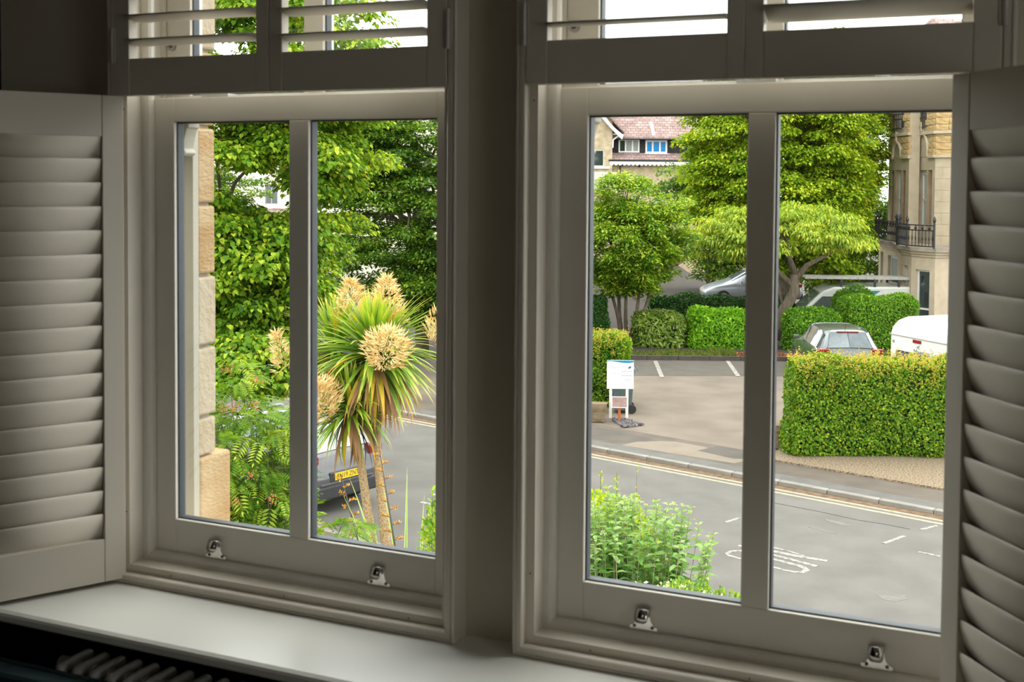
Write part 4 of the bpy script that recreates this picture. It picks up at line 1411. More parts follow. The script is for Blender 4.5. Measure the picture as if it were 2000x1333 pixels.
place(facade('bay_side', vl, 0, WS.len, zpx(470), ztop, [], VBR, thick=0.02), WS)
rockface(WS, 0.0, WS.len, zst+0.06, zs2-0.03)
place(facade('corner_wall', vl, 0, W3.len+4.0, -0.2, ztop, [], VST, thick=0.40), W3)
rockface(W3, 0.02, 1.4, zst+0.06, zs2-0.03)
rockface(W3, 0.02, 1.4, zs2+0.11, zs2+1.6)
z = zpx(470)
row_i = 0
while z < zst-0.12:
    h = min(0.42, zst-0.06-z)
    for x0, x1 in (((0.0, 0.62), (0.62, 1.35)) if row_i % 2 else ((0.0, 0.30), (0.30, 0.95), (0.95, 1.6))):
        place(MB().box(x0+0.006, x1-0.006, -0.010-random.random()*0.004, 0.01, z+0.006, z+h-0.006).build('ashlar_block', VDR, vl, bevel=0.004, seg=1), W3)
    z += h
    row_i += 1
sm = MB()
sm.box(-0.05, 3.0, -0.10, 0.05, zs2-0.02, zs2+0.10)
sm.box(-0.05, 3.0, -0.10, 0.05, zst-0.05, zst+0.06)
place(sm.build('hood_mould', VDR, vl, bevel=0.012), W3)
# roof with a gable parapet
MB().add([(-6.0, 47.6, ztop), (-2.9, 43.2, ztop), (4.0, 47.0, ztop), (-1.0, 53.0, ztop), (-4.1, 46.2, ztop+1.4), (2.0, 50.5, ztop+1.4)],
         [(0, 1, 4), (1, 2, 5, 4), (2, 3, 5), (3, 0, 4, 5), (0, 3, 2, 1)]).build('roof', SLT, vl)
# ground-floor bays
GA = [(-6.02, 47.0), (-4.98, 45.05)]
GB = [(-4.80, 43.30), (-4.28, 42.10), (-3.42, 41.45), (-2.6, 41.9)]
zc = zpx(478, 0.0190)
zg0, zg1 = -0.1, zc-0.12
wa = Wall(*GA)
place(facade('bay_wall', vl, 0, wa.len, zg0, zg1, [(0.22, 0.52, 0.7+vz, 2.55+vz), (0.98, 1.95, 0.7+vz, 2.45+vz)], VDR), wa)
BLND = mat('pale_blind_glass', (0.34, 0.38, 0.34), 0.2, var=0.05)
place(hwindow(vl, 0.22, 0.52, 0.7+vz, 2.55+vz, 0.12, 1, fw=0.05), wa)
place(hwindow(vl, 0.98, 1.95, 0.7+vz, 2.45+vz, 0.14, 1, meet=1.25+vz, fw=0.10, glass=BLND), wa)
wb1, wb2, wb3 = Wall(GB[0], GB[1]), Wall(GB[1], GB[2]), Wall(GB[2], GB[3])
place(facade('bay_wall', vl, 0, wb1.len, zg0, zg1, [(0.42, 0.95, 0.1+vz, 2.30+vz)], VDR), wb1)
place(hwindow(vl, 0.42, 0.95, 0.1+vz, 2.30+vz, 0.14, 1, meet=0.95+vz, fw=0.06), wb1)
place(facade('bay_wall', vl, 0, wb2.len, zg0, zg1, [(0.20, 0.84, -0.1+vz, 2.22+vz)], VDR), wb2)
place(hwindow(vl, 0.20, 0.84, -0.1+vz, 2.22+vz, 0.14, 1, meet=0.82+vz, fw=0.07), wb2)
place(MB().box(0.28, 0.77, 0.165, 0.18, -0.1+vz, 0.72+vz).build('blue_poster', mat('poster_blue', (0.0, 0.10, 0.22), 0.3, var=0.1), vl), wb2)
place(facade('bay_wall', vl, 0, wb3.len, zg0, zg1, [], VDR), wb3)
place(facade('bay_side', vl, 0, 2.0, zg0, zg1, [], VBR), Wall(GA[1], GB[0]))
# stepped cornice under the balconies
cp = [GA[0], GA[1], GB[0], GB[1], GB[2], GB[3], (-1.0, 46), (-3.5, 48.5)]
for nm, ex, z0, z1 in (('cornice', 0.30, zc, zc+0.13), ('cornice_moulding', 0.17, zc-0.10, zc), ('cornice_moulding', 0.07, zc-0.20, zc-0.10)):
    cc = Vector((-3.9, 45.2))
    pts = []
    for p in cp:
        v_ = Vector(p)-cc
        pts.append(cc + v_ + v_.normalized()*ex)
    n = len(pts)
    vs = [(p.x, p.y, z0) for p in pts]+[(p.x, p.y, z1) for p in pts]
    MB().add(vs, [tuple(range(n, 2*n)), tuple(reversed(range(n)))]+[(i, (i+1) % n, n+(i+1) % n, n+i) for i in range(n)]).build(
        nm, mat('weathered_cornice', (0.22, 0.19, 0.16), 0.95, col2=(0.40, 0.33, 0.24), scale=3, bump=0.3) if nm == 'cornice' else VDR, vl)


def balcony(pts, label):
    bt = thing('balcony_railing', label, 'railing', (pts[0][0], pts[0][1], zc+0.13-0.7))
    P0 = Vector(pts[0])
    top, low = MB(), MB()
    for a, b in zip(pts[:-1], pts[1:]):
        a, b = Vector(a)-P0, Vector(b)-P0
        for z, mm in ((0.80, top), (0.62, top), (0.06, low)):
            mm.tube([(a.x, a.y, z), (b.x, b.y, z)], 0.022, 6)
        n = max(3, int((b-a).length/0.135))
        for k in range(n):
            p = a.lerp(b, (k+0.5)/n)
            q = MB().tube([(p.x, p.y, 0.06), (p.x, p.y, 0.25), (p.x, p.y, 0.34), (p.x, p.y, 0.45), (p.x, p.y, 0.62)], [0.016, 0.016, 0.032, 0.016, 0.016], 6)
            if k % 2 == 0:
                q.tube([(p.x, p.y, 0.63), (p.x, p.y, 0.71), (p.x, p.y, 0.79)], [0.02, 0.06, 0.02], 6)
            q.build('baluster', BPIPE, bt)
    for p in pts:
        p = Vector(p)-P0
        MB().tube([(p.x, p.y, 0.0), (p.x, p.y, 0.92), (p.x, p.y, 0.97), (p.x, p.y, 1.02), (p.x, p.y, 1.12)], [0.035, 0.035, 0.06, 0.05, 0.008], 8).build('post', BPIPE, bt)
    top.build('top_rail', BPIPE, bt)
    low.build('bottom_rail', BPIPE, bt)


balcony([(-6.10, 46.55), (-5.95, 46.30), (-5.10, 44.65), (-4.95, 44.6)], 'black iron railing of the rear balcony on the stone villa')
balcony([(-4.92, 43.30), (-4.85, 42.95), (-4.42, 41.85), (-3.45, 41.20)], 'black iron railing of the front balcony on the stone villa')

# ================================================================ PLANTS
GAIN[0] = 0.8
LIME = leaf_mat('lime_leaf', (0.030, 0.085, 0.006), (0.105, 0.215, 0.010), (0.34, 0.40, 0.030))
DARKL = leaf_mat('deep_green_leaf', (0.020, 0.058, 0.008), (0.072, 0.155, 0.014), (0.24, 0.34, 0.03))
LIMEF = leaf_mat('far_lime_leaf', (0.060, 0.135, 0.006), (0.175, 0.285, 0.010), (0.42, 0.46, 0.030))
GLOSS = leaf_mat('glossy_green_leaf', (0.040, 0.110, 0.010), (0.145, 0.275, 0.018), (0.42, 0.46, 0.05), rough=0.35, spec=0.4)
CHER = leaf_mat('cherry_leaf', (0.075, 0.145, 0.012), (0.21, 0.31, 0.025), (0.44, 0.46, 0.06))
BEECH = leaf_mat('beech_leaf', (0.024, 0.080, 0.006), (0.095, 0.210, 0.009), (0.30, 0.36, 0.025))
SHOOT = leaf_mat('beech_young_shoot', (0.16, 0.26, 0.02), (0.36, 0.34, 0.05), (0.46, 0.27, 0.08))
LAUR = leaf_mat('laurel_leaf', (0.045, 0.15, 0.008), (0.14, 0.33, 0.012), (0.32, 0.48, 0.03), rough=0.35)
LAURD = leaf_mat('dull_laurel_leaf', (0.045, 0.105, 0.015), (0.16, 0.24, 0.035), (0.36, 0.40, 0.09), rough=0.35)
CONI = leaf_mat('conifer_spray', (0.006, 0.026, 0.006), (0.020, 0.062, 0.010), (0.05, 0.13, 0.015), transl=0.1)
PRIV = leaf_mat('privet_leaf', (0.030, 0.100, 0.008), (0.10, 0.235, 0.012), (0.26, 0.38, 0.03))
ROWN = leaf_mat('rowan_leaf', (0.028, 0.085, 0.010), (0.095, 0.19, 0.014), (0.32, 0.38, 0.04))
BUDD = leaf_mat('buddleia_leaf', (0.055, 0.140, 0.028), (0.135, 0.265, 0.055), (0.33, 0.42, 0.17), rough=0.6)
YPRI = leaf_mat('golden_privet_leaf', (0.11, 0.22, 0.012), (0.26, 0.38, 0.015), (0.50, 0.50, 0.03))


def ages(n, cl=None, per=1, a=0.45, s=0.2, tail=0.10):
    v = a + rng.normal(size=n)*s
    if cl is not None:
        v = v + np.repeat(rng.normal(size=cl)*0.12, per)
    k = rng.random(n) < tail
    v[k] = 0.85+0.3*rng.random(k.sum())
    return v


def tree(name, label, base, crowns, nclump, per, crad, leafL, leafW, material, trunk_top, r0=0.2, group=None, flat=0.6, hang=0.35,
         droop=0.15, age=(0.45, 0.2, 0.10), nb=26, lo=0.55, oval=False, front=0.6, extra=None, zmin=-1.0, gap=None):
    """crowns: list of (centre, radii, share)"""
    b = Vector(base)
    t = thing(name, label, 'tree', base, 0, group)
    Ps, As, Ns, Gs, Cs = [], [], [], [], []
    for c, r, sh in crowns:
        n = int(nclump*sh)
        cen = clumps_on(c, r, n, lo, 1.0, zmin, front)
        cen = cen[cen[:, 2] > base[2]+0.5]
        if gap:                       # a thin place in the crown that one can look through
            g0, g1, gr = np.array(gap[0]), np.array(gap[1]), gap[2]
            gd = (g1-g0)/np.linalg.norm(g1-g0)
            rel = cen-g0
            cen = cen[np.linalg.norm(rel-np.outer(rel @ gd, gd), axis=1) > gr]
        rad_ = crad*(0.65+0.7*rng.random(len(cen)))
        P, A, N = clump_leaves(cen, rad_, per, flat, hang=hang)
        Ps.append(P)
        As.append(A)
        Ns.append(N)
        Gs.append(ages(len(P), len(cen), per, *age))
        Cs.append(cen)
    P = np.concatenate(Ps)
    n = len(P)
    L_ = leafL*(0.7+0.6*rng.random(n))
    me = leaf_mesh('foliage', P-np.array(base), np.concatenate(As), np.concatenate(Ns), L_, L_*leafW/leafL, np.concatenate(Gs), material, oval, droop=droop)
    part('foliage', me, t, kind='stuff')
    cen = np.concatenate(Cs)-np.array(base)
    m = MB()
    if extra:
        for path, rr in extra:
            m.tube([Vector(p)-b for p in path], rr, 8)
        tops = [Vector(p[-1])-b for p, _ in extra]
        for i in rng.choice(len(cen), min(nb, len(cen)), replace=False):
            c = Vector(cen[i])
            s = min(tops, key=lambda q: (q-c).length)
            m.tube([s, s.lerp(c, 0.5)+Vector((0, 0, 0.15*(c-s).length)), c], [0.045, 0.028, 0.008], 5, caps=False)
    else:
        branches(m, (0, 0, 0), Vector(trunk_top)-b, cen, r0, nb)
    m.build('trunk', BARK, t, smooth=True)
    return t


# tall lime close by on the left
tree('lime_tree', 'tall bright lime tree overhanging the road beyond the left window', (-13.6, 14.4, 0.06),
     [((-12.55, 13.75, 6.3), (2.75, 2.6, 3.6), 0.62), ((-11.05, 13.6, 5.6), (0.95, 1.0, 1.7), 0.12), ((-11.35, 12.9, 3.75), (1.35, 1.2, 0.9), 0.12), ((-11.6, 12.7, 3.0), (1.15, 0.9, 1.05), 0.12), ((-10.45, 11.95, 2.55), (0.62, 0.6, 0.42), 0.05)],
     600, 330, 0.46, 0.074, 0.066, LIME, (-13.2, 14.3, 8.4), 0.16, oval='round', hang=0.55, droop=0.2, age=(0.46, 0.2, 0.14), nb=14, gap=((-10.75, 12.7, 5.0), (-14.6, 18.0, 5.0), 0.50))
# darker tree behind it
tree('dark_tree', 'dense darker green tree behind the cordyline, right of the lime tree', (-16.6, 28.2, 0.06),
     [((-16.4, 28.0, 4.5), (3.3, 2.6, 3.4), 0.60), ((-18.6, 27.0, 6.6), (2.0, 2.0, 2.4), 0.2), ((-15.2, 27.4, 2.3), (2.2, 1.6, 1.5), 0.2)],
     560, 230, 0.55, 0.105, 0.070, DARKL, (-16.8, 28.0, 6.5), 0.22, hang=0.25, flat=0.4, age=(0.42, 0.2, 0.08), nb=45, lo=0.35)
tree('dark_tree', 'second dark tree filling the gap low behind the lime tree and the rowan', (-23.8, 26.9, 0.06),
     [((-23.6, 26.8, 4.0), (2.4, 2.2, 2.6), 1.0)], 120, 200, 0.55, 0.11, 0.075, DARKL, (-23.7, 26.9, 5.0), 0.2, hang=0.25, flat=0.45, lo=0.4)
# big lime in the middle of the right window
tree('lime_tree', 'large leafy lime tree rising behind the car park in the right window', (-9.0, 43.0, -0.6),
     [((-9.2, 42.2, 6.2), (3.45, 3.2, 4.5), 0.74), ((-7.9, 42.5, 8.5), (1.7, 2.0, 2.5), 0.13), ((-7.4, 43.0, 4.4), (1.4, 1.8, 3.2), 0.13), ((-6.95, 46.6, 7.0), (1.2, 1.2, 3.0), 0.15)],
     840, 270, 0.58, 0.105, 0.088, LIMEF, (-8.8, 42.6, 8.0), 0.35, oval='round', hang=0.45, age=(0.47, 0.2, 0.10), nb=40)
# magnolia-like small tree with several bare stems
mag_stems = []
for k, (dx, dy, tx, ty, tz) in enumerate(((0.0, 0.0, -0.55, 0.1, 2.1), (0.12, 0.05, 0.10, 0.0, 2.0), (-0.05, 0.08, -0.25, 0.2, 2.4), (0.2, -0.05, 0.55, 0.1, 2.2), (0.25, 0.1, 0.85, 0.2, 1.9))):
    p0 = Vector((-12.15+dx, 33.3+dy, 0.1))
    p2 = Vector((-12.15+tx, 33.3+ty, tz))
    pm = p0.lerp(p2, 0.45) + Vector((random.uniform(-.12, .12), 0, 0))
    mag_stems.append(([p0, pm, p2], [0.075, 0.06, 0.045]))
tree('small_tree', 'rounded glossy small tree on several bare stems left of the clipped laurels', (-12.1, 33.3, 0.1),
     [((-12.1, 33.4, 3.05), (1.75, 1.5, 1.55), 0.72), ((-12.25, 33.5, 4.5), (0.95, 0.9, 1.0), 0.16), ((-10.9, 33.9, 3.7), (0.85, 0.9, 1.3), 0.12)],
     380, 110, 0.32, 0.13, 0.060, GLOSS, None, flat=0.8, hang=0.05, age=(0.45, 0.2, 0.12), lo=0.5, extra=mag_stems, nb=30)
# wide umbrella-shaped cherry
ch = [([(-7.95, 36.4, 0.1), (-7.75, 36.45, 1.0), (-7.38, 36.5, 1.7), (-7.36, 36.5, 2.3)], [0.20, 0.19, 0.17, 0.14]),
      ([(-7.36, 36.5, 2.1), (-7.0, 36.7, 2.6), (-6.3, 37.0, 3.0)], [0.12, 0.09, 0.05]), ([(-7.4, 36.5, 1.9), (-8.0, 36.3, 2.5), (-8.8, 36.1, 3.0)], [0.11, 0.08, 0.05]),
      ([(-7.36, 36.5, 2.3), (-7.5, 36.2, 2.9), (-7.6, 36.0, 3.5)], [0.12, 0.08, 0.04]), ([(-7.7, 36.45, 1.2), (-8.0, 36.5, 2.2), (-8.1, 36.5, 2.9)], [0.06, 0.05, 0.04])]
tree('cherry_tree', 'wide low cherry tree with drooping pale leaves and a forked trunk before the lime', (-7.9, 36.4, 0.1),
     [((-7.9, 36.4, 3.35), (2.8, 2.1, 1.30), 0.85), ((-9.2, 35.9, 3.0), (1.3, 1.2, 0.9), 0.15)],
     215, 85, 0.46, 0.135, 0.055, CHER, None, flat=0.45, hang=0.75, droop=0.25, age=(0.48, 0.2, 0.12), lo=0.55, extra=ch, nb=60, zmin=-0.28)
# shaded trees that close the view below the lime
tree('dark_tree', 'shaded dark tree behind the silver car', (-14.5, 53.0, 0.1),
     [((-14.2, 53.0, 3.4), (3.6, 1.8, 3.6), 1.0)], 150, 160, 0.7, 0.16, 0.12, DARKL, (-14.5, 53.0, 5.0), 0.25, lo=0.4)
tree('dark_tree', 'shaded dark tree behind the white van', (-8.4, 51.5, -0.6),
     [((-7.9, 51.2, 2.8), (2.3, 1.4, 3.2), 1.0)], 150, 160, 0.7, 0.16, 0.12, DARKL, (-8.4, 51.5, 4.0), 0.25, lo=0.4)


def hedge(name, label, c, rz, L, D, H, material, n, leafL, leafW, z0=0.07, shoots=0, round_=0.12, jit=0.07, oval=False, core=0.16, age=(0.42, 0.2, 0.08), tuck=0.0, group=None, upright=0.3, cat='hedge'):
    """clipped hedge: leaves over a twiggy core; c is the middle of the base"""
    t = thing(name, label, cat, (c[0], c[1], z0), rz, group)
    # leaf positions on front, top, ends and back
    areas = np.array([L*H, L*D, D*H, D*H, L*H*0.25])
    which = rng.choice(5, n, p=areas/areas.sum())
    u_, v_ = rng.random(n), rng.random(n)
    P = np.zeros((n, 3))
    N = np.zeros((n, 3))
    for k, (f, nn) in enumerate((((lambda a, b: ((a-.5)*L, -D/2, b*H)), (0, -1, 0.15)), ((lambda a, b: ((a-.5)*L, (b-.5)*D, H)), (0, 0, 1)),
                                 ((lambda a, b: (-L/2, (a-.5)*D, b*H)), (-1, 0, .15)), ((lambda a, b: (L/2, (a-.5)*D, b*H)), (1, 0, .15)),
                                 ((lambda a, b: ((a-.5)*L, D/2, b*H)), (0, 1, .15)))):
        q = which == k
        X = f(u_[q], v_[q])
        for j in range(3):
            P[q, j] = X[j]
        N[q] = nn
    # round the edges and make the faces lumpy
    rx, ry = L/2, D/2
    e = np.maximum(0, (np.abs(P[:, 0])-(rx-round_))/round_), np.maximum(0, (np.abs(P[:, 1])-(ry-round_))/round_), np.maximum(0, (P[:, 2]-(H-round_))/round_)
    m_ = np.sqrt(e[0]**2+e[1]**2+e[2]**2)
    sc_ = np.where(m_ > 1, 1/np.maximum(m_, 1e-6), 1.0)
    P[:, 0] = np.where(e[0] > 0, np.sign(P[:, 0])*(rx-round_+e[0]*sc_*round_), P[:, 0])
    P[:, 1] = np.where(e[1] > 0, np.sign(P[:, 1])*(ry-round_+e[1]*sc_*round_), P[:, 1])
    P[:, 2] = np.where(e[2] > 0, (H-round_+e[2]*sc_*round_), P[:, 2])
    N += np.stack([np.sign(P[:, 0])*e[0], np.sign(P[:, 1])*e[1], e[2]], 1)*0.5
    N /= np.linalg.norm(N, axis=1, keepdims=True)
    lump = 0.045*np.sin(P[:, 0]*5.1+1)*np.sin(P[:, 2]*6.3) + 0.04*np.sin(P[:, 0]*2.3+P[:, 2]*3.1)
    if tuck:                              # undercut foot
        P[:, 1] += np.where(P[:, 2] < tuck, (tuck-P[:, 2])*0.5*-np.sign(P[:, 1]), 0)
    P += N*(lump*min(1.0, jit/0.06) - np.abs(rng.normal(size=n))*jit)[:, None]
    A = np.cross(N, unit(n)) + N*0.45
    A[:, 2] += upright*rng.random(n) - 0.15
    Nn = N + unit(n)*0.55 + np.array([0, 0, 0.35])
    L_ = leafL*(0.65+0.7*rng.random(n))
    me = leaf_mesh('foliage', P, A, Nn, L_, L_*leafW/leafL, ages(n, None, 1, *age), material, oval)
    part('foliage', me, t, kind='stuff')
    c0 = core
    MB().box(-L/2+c0, L/2-c0, -D/2+c0, D/2-c0, 0.0, H-c0).build('twigs', TWIG, t, bevel=min(round_, 0.3))
    if shoots:
        k = shoots
        P = np.stack([(rng.random(k)-.5)*L*0.98, (rng.random(k)-.5)*D*0.95, np.full(k, H-0.05)], 1)
        fr = rng.random(k) < 0.34          # some shoot from the shoulder of the front face
        P[fr, 1] = -D/2-0.01
        P[fr, 2] = H-0.10-0.42*rng.random(fr.sum())**1.8
        per = 7
        ln = 0.06+0.15*rng.random(k)**2
        C = np.repeat(P, per, 0)
        s = np.tile(np.linspace(0.1, 1, per), k)[:, None]
        C = C + np.array([0, 0, 1.0])*s*np.repeat(ln, per)[:, None] + rng.normal(size=(k*per, 3))*0.015
        A = unit(k*per)+np.array([0, 0, 0.5])
        me = leaf_mesh('young_shoots', C, A, unit(k*per)+np.array([0, 0, .6]), leafL*0.75, leafW*0.62, np.repeat(rng.random(k)*0.7, per)+s[:, 0]*0.35, SHOOT)
        part('young_shoots', me, t, kind='stuff', label='yellow and orange young shoots along the top')
    return t


hedge('beech_hedge', 'large clipped beech hedge with yellow shoots on top, on the gravel beside the road', (-2.15, 21.55), R(23.0), 5.0, 0.95, 1.83, BEECH, 42000, 0.054, 0.041, z0=0.08, shoots=1000, round_=0.24, tuck=0.25, jit=0.085, age=(0.46, 0.24, 0.10))
hedge('beech_hedge', 'clipped beech hedge with yellow shoots behind the white sign board', (-10.0, 23.70), R(16), 2.45, 1.1, 1.62, BEECH, 20000, 0.054, 0.041, shoots=520, round_=0.22, jit=0.08, age=(0.46, 0.24, 0.10))
hedge('conifer_hedge', 'tall dark conifer hedge at the left edge of the right window', (-13.1, 32.5), R(23), 1.35, 1.2, 1.55, CONI, 15000, 0.10, 0.03, z0=0.10, upright=1.2, round_=0.25)
hedge('laurel_bush', 'rounded pale laurel bush between the bare stems and the bright laurel block', (-10.98, 33.40), R(23), 1.62, 1.2, 1.15, LAURD, 3600, 0.15, 0.055, z0=0.10, round_=0.45, oval=True, jit=0.12, upright=-0.6, tuck=0.2, cat='bush')
hedge('laurel_hedge', 'bright green clipped laurel block beside the red-brown mulch', (-8.92, 34.12), R(23), 2.6, 1.2, 1.20, LAUR, 8500, 0.12, 0.055, z0=0.10, round_=0.35, oval=True, jit=0.10)
hedge('dark_hedge', 'dark shaded clipped hedge behind the two laurels', (-10.1, 37.6), R(22), 4.9, 1.0, 1.25, CONI, 17000, 0.10, 0.045, z0=0.10, round_=0.2)
hedge('mixed_hedge', 'dark green bushy hedge behind the grey hatchback', (-6.45, 34.72), R(23), 1.9, 0.95, 1.36, PRIV, 12000, 0.085, 0.05, z0=0.10, round_=0.55, jit=0.12, age=(0.36, 0.18, 0.04))
hedge('privet_hedge', 'high bright privet hedge in front of the stone villa', (-4.68, 36.2), R(23), 2.3, 1.2, 1.66, PRIV, 19000, 0.072, 0.042, z0=0.10, round_=0.35)
hedge('yew_bush', 'small rounded conifer bush between the white van and the stone villa', (-6.05, 40.3), R(23), 1.5, 1.0, 2.25, PRIV, 9000, 0.10, 0.035, z0=-0.6, round_=0.6, jit=0.1, age=(0.3, 0.15, 0.05), cat='bush')

# weedy strip and mulch above the car-park edge
def grass(name, label, pts, n, h, material, z, cat='grass', lean=0.5):
    P = np.stack([pts[0](rng.random(n), rng.random(n))[0], pts[0](0, 0)[0]*0+0, np.zeros(n)], 1) if False else None
    a, b = rng.random(n), rng.random(n)
    q0, q1, n0, n1 = pts
    qx = q0+(q1-q0)*a
    nx = n0+(n1-n0)*b
    X = K0.x + Q.x*qx + NQ.x*nx
    Y = K0.y + Q.y*qx + NQ.y*nx
    P = np.stack([X, Y, np.full(n, z)], 1)
    A = rng.normal(size=(n, 3))*lean
    A[:, 2] = 1
    N = unit(n)
    hh = h*(0.4+0.8*rng.random(n))*(0.75+0.5*np.sin(qx*2.7)*np.sin(qx*1.3+1))
    me = leaf_mesh(name, P, A, N, hh, 0.018+0.012*rng.random(n), ages(n, None, 1, 0.5, 0.25, 0.1), material, droop=0.25)
    o = part(name, me, None, kind='stuff')
    return tag(o, label, cat)


GRS = leaf_mat('weed_blade', (0.025, 0.065, 0.008), (0.075, 0.13, 0.016), (0.22, 0.19, 0.06))
MULC = leaf_mat('red_brown_mulch', (0.11, 0.028, 0.010), (0.22, 0.060, 0.020), (0.32, 0.13, 0.05), transl=0.05)
grass('weeds', 'rough weedy grass along the far edge of the car park', (-3.2, 0.9, 0.10, 1.35), 4200, 0.22, GRS, 0.12)
grass('weeds', 'rough weedy grass beside the grey hatchback', (3.5, 9.0, 0.10, 1.3), 3000, 0.20, GRS, 0.12)
grass('mulch', 'strip of red-brown dead cuttings in front of the bright laurel block', (0.6, 3.4, 0.10, 1.1), 3600, 0.14, MULC, 0.12, 'mulch', lean=1.6)

# ---------------------------------------------------------------- cordyline with two slim trunks
CORD = leaf_mat('cordyline_leaf', (0.07, 0.16, 0.012), (0.20, 0.32, 0.025), (0.46, 0.36, 0.07), transl=0.25, rough=0.35, spec=0.5)
CORDY = leaf_mat('yellowing_cordyline_leaf', (0.30, 0.30, 0.03), (0.46, 0.30, 0.03), (0.40, 0.17, 0.03), transl=0.25)
CORDD = leaf_mat('dead_cordyline_leaf', (0.13, 0.07, 0.03), (0.19, 0.10, 0.04), (0.22, 0.12, 0.06), transl=0.1)
CREAMF = leaf_mat('cream_flower_spikelet', (0.42, 0.25, 0.10), (0.62, 0.42, 0.20), (0.80, 0.64, 0.40), transl=0.2)
CTRUNK = mat('fibrous_tan_trunk', (0.34, 0.215, 0.095), 0.95, col2=(0.66, 0.48, 0.27), scale=70, bump=0.8, bscale=110, stretch=(1, 1, 0.8))


def strap(elev, bend, L, W, n=7):
    """sword leaf in the X-Z plane, rising at elev and bending down; returns points and widths"""
    pts = [Vector((0.03, 0, 0))]
    a = elev
    for i in range(n):
        s = (i+1)/n
        a = elev - bend*s**1.6
        pts.append(pts[-1] + Vector((math.cos(a), 0, math.sin(a)))*(L/n))
    ws = [W*(0.6+0.4*min(1, s/0.25))*(1-max(0, (s-0.45)/0.55)**1.5) for s in np.linspace(0, 1, n+1)]
    return pts, ws


def strap_arrays(elev, bend, L, W, n=7, fold=0.22):
    pts, ws = strap(elev, bend, L, W, n)
    vs = []
    for p, w in zip(pts, ws):
        w = max(w, 0.001)
        vs += [(p.x, -w/2, p.z+w*fold), (p.x, 0, p.z), (p.x, w/2, p.z+w*fold)]
    fs = []
    for i in range(n):
        fs += [(i*3, i*3+1, i*3+4, i*3+3), (i*3+1, i*3+2, i*3+5, i*3+4)]
    ag = np.repeat(np.linspace(0, 1, n+1)**2.2, 3)
    return np.array(vs), fs, ag


def poly_mesh(name, vs, fs, ag, material):
    me = bpy.data.meshes.new(name)
    me.from_pydata([tuple(v) for v in vs], [], fs)
    at = me.attributes.new('age', 'FLOAT', 'POINT')
    at.data.foreach_set('value', np.asarray(ag, np.float32))
    me.materials.append(material)
    me.polygons.foreach_set('use_smooth', [True]*len(me.polygons))
    return me


cord = thing('cordyline', 'cordyline with spiky green heads, cream flower plumes and two slim trunks outside the left window', 'palm', (-5.95, 8.20, 0.05))
cb_ = Vector((-5.95, 8.20, 0.05))
HEADS = (('A', Vector((-6.47, 8.66, 3.40)), 0.74, 190, 260), ('B', Vector((-6.62, 8.40, 2.86)), 0.56, 80, 110), ('C', Vector((-7.20, 9.05, 3.36)), 0.68, 30, 200))
trk = MB()
trk.tube([Vector((-6.03, 8.18, 0.05))-cb_, Vector((-6.33, 8.40, 1.49))-cb_, Vector((-6.52, 8.47, 2.30))-cb_, Vector((-6.61, 8.41, 2.80))-cb_], [0.060, 0.051, 0.044, 0.036], 14)
trk.build('trunk', CTRUNK, cord, smooth=True)
trk = MB()
trk.tube([Vector((-5.90, 8.22, 0.05))-cb_, Vector((-6.21, 8.46, 1.50))-cb_, Vector((-6.40, 8.60, 2.45))-cb_, Vector((-6.44, 8.66, 3.30))-cb_], [0.064, 0.055, 0.047, 0.040], 14)
trk.build('trunk', CTRUNK, cord, smooth=True)
trk = MB()
trk.tube([Vector((-6.40, 8.60, 2.45))-cb_, Vector((-6.9, 8.9, 2.9))-cb_, Vector((-7.28, 9.02, 3.28))-cb_], [0.045, 0.04, 0.035], 12)
trk.build('trunk', CTRUNK, cord, smooth=True)
NB = 12
var_me = {}
for k in range(NB):
    el = R(84 - 150*k/(NB-1))
    bend = R(12 + 34*min(1, k/5)) if el > R(-25) else R(25)
    mm = CORD if el > R(-22) else None
    for tag_, material in (('g', CORD), ('y', CORDY), ('d', CORDD)):
        vs, fs, ag = strap_arrays(el, bend, 1.0, 0.068)
        var_me[k, tag_] = poly_mesh('leaf', vs, fs, ag, material)
sv, sf, sa, so = {'g': [], 'y': [], 'd': []}, {'g': [], 'y': [], 'd': []}, {'g': [], 'y': [], 'd': []}, {'g': 0, 'y': 0, 'd': 0}
for nm, hc, Lh, nobj, nst in HEADS:
    for i in range(nobj+nst):
        f = rng.random()
        k = int(min(NB-1, NB*f**1.25))
        el = 84-150*k/(NB-1)
        kind_ = 'g' if el > -22 else ('y' if rng.random() < 0.33 else ('d' if rng.random() < 0.55 else 'g'))
        if el > -22 and rng.random() < 0.05:
            kind_ = 'y'
        az = rng.random()*2*math.pi
        sc_ = Lh*(0.85+0.35*rng.random())*(0.82 if el > 60 else 1.0)
        base = hc - cb_ + Vector((0, 0, 0.05*el/80))
        if i < nobj:
            o = part('leaf', var_me[k, kind_], cord, base, (rng.normal()*0.05, rng.normal()*0.08, az))
            o.scale = (sc_, sc_*1.0, sc_)
        else:
            vs, fs, ag = strap_arrays(R(el+rng.normal()*5), R(12+30*min(1, k/5)), sc_, 0.046)
            c_, s_ = math.cos(az), math.sin(az)
            vs = np.stack([vs[:, 0]*c_-vs[:, 1]*s_+base.x, vs[:, 0]*s_+vs[:, 1]*c_+base.y, vs[:, 2]+base.z], 1)
            sv[kind_].append(vs)
            sf[kind_] += [tuple(q+so[kind_] for q in f_) for f_ in fs]
            sa[kind_].append(ag)
            so[kind_] += len(vs)
for kk, material in (('g', CORD), ('y', CORDY), ('d', CORDD)):
    if sv[kk]:
        part('inner_leaves', poly_mesh('inner_leaves', np.concatenate(sv[kk]), sf[kk], np.concatenate(sa[kk]), material), cord, kind='stuff')


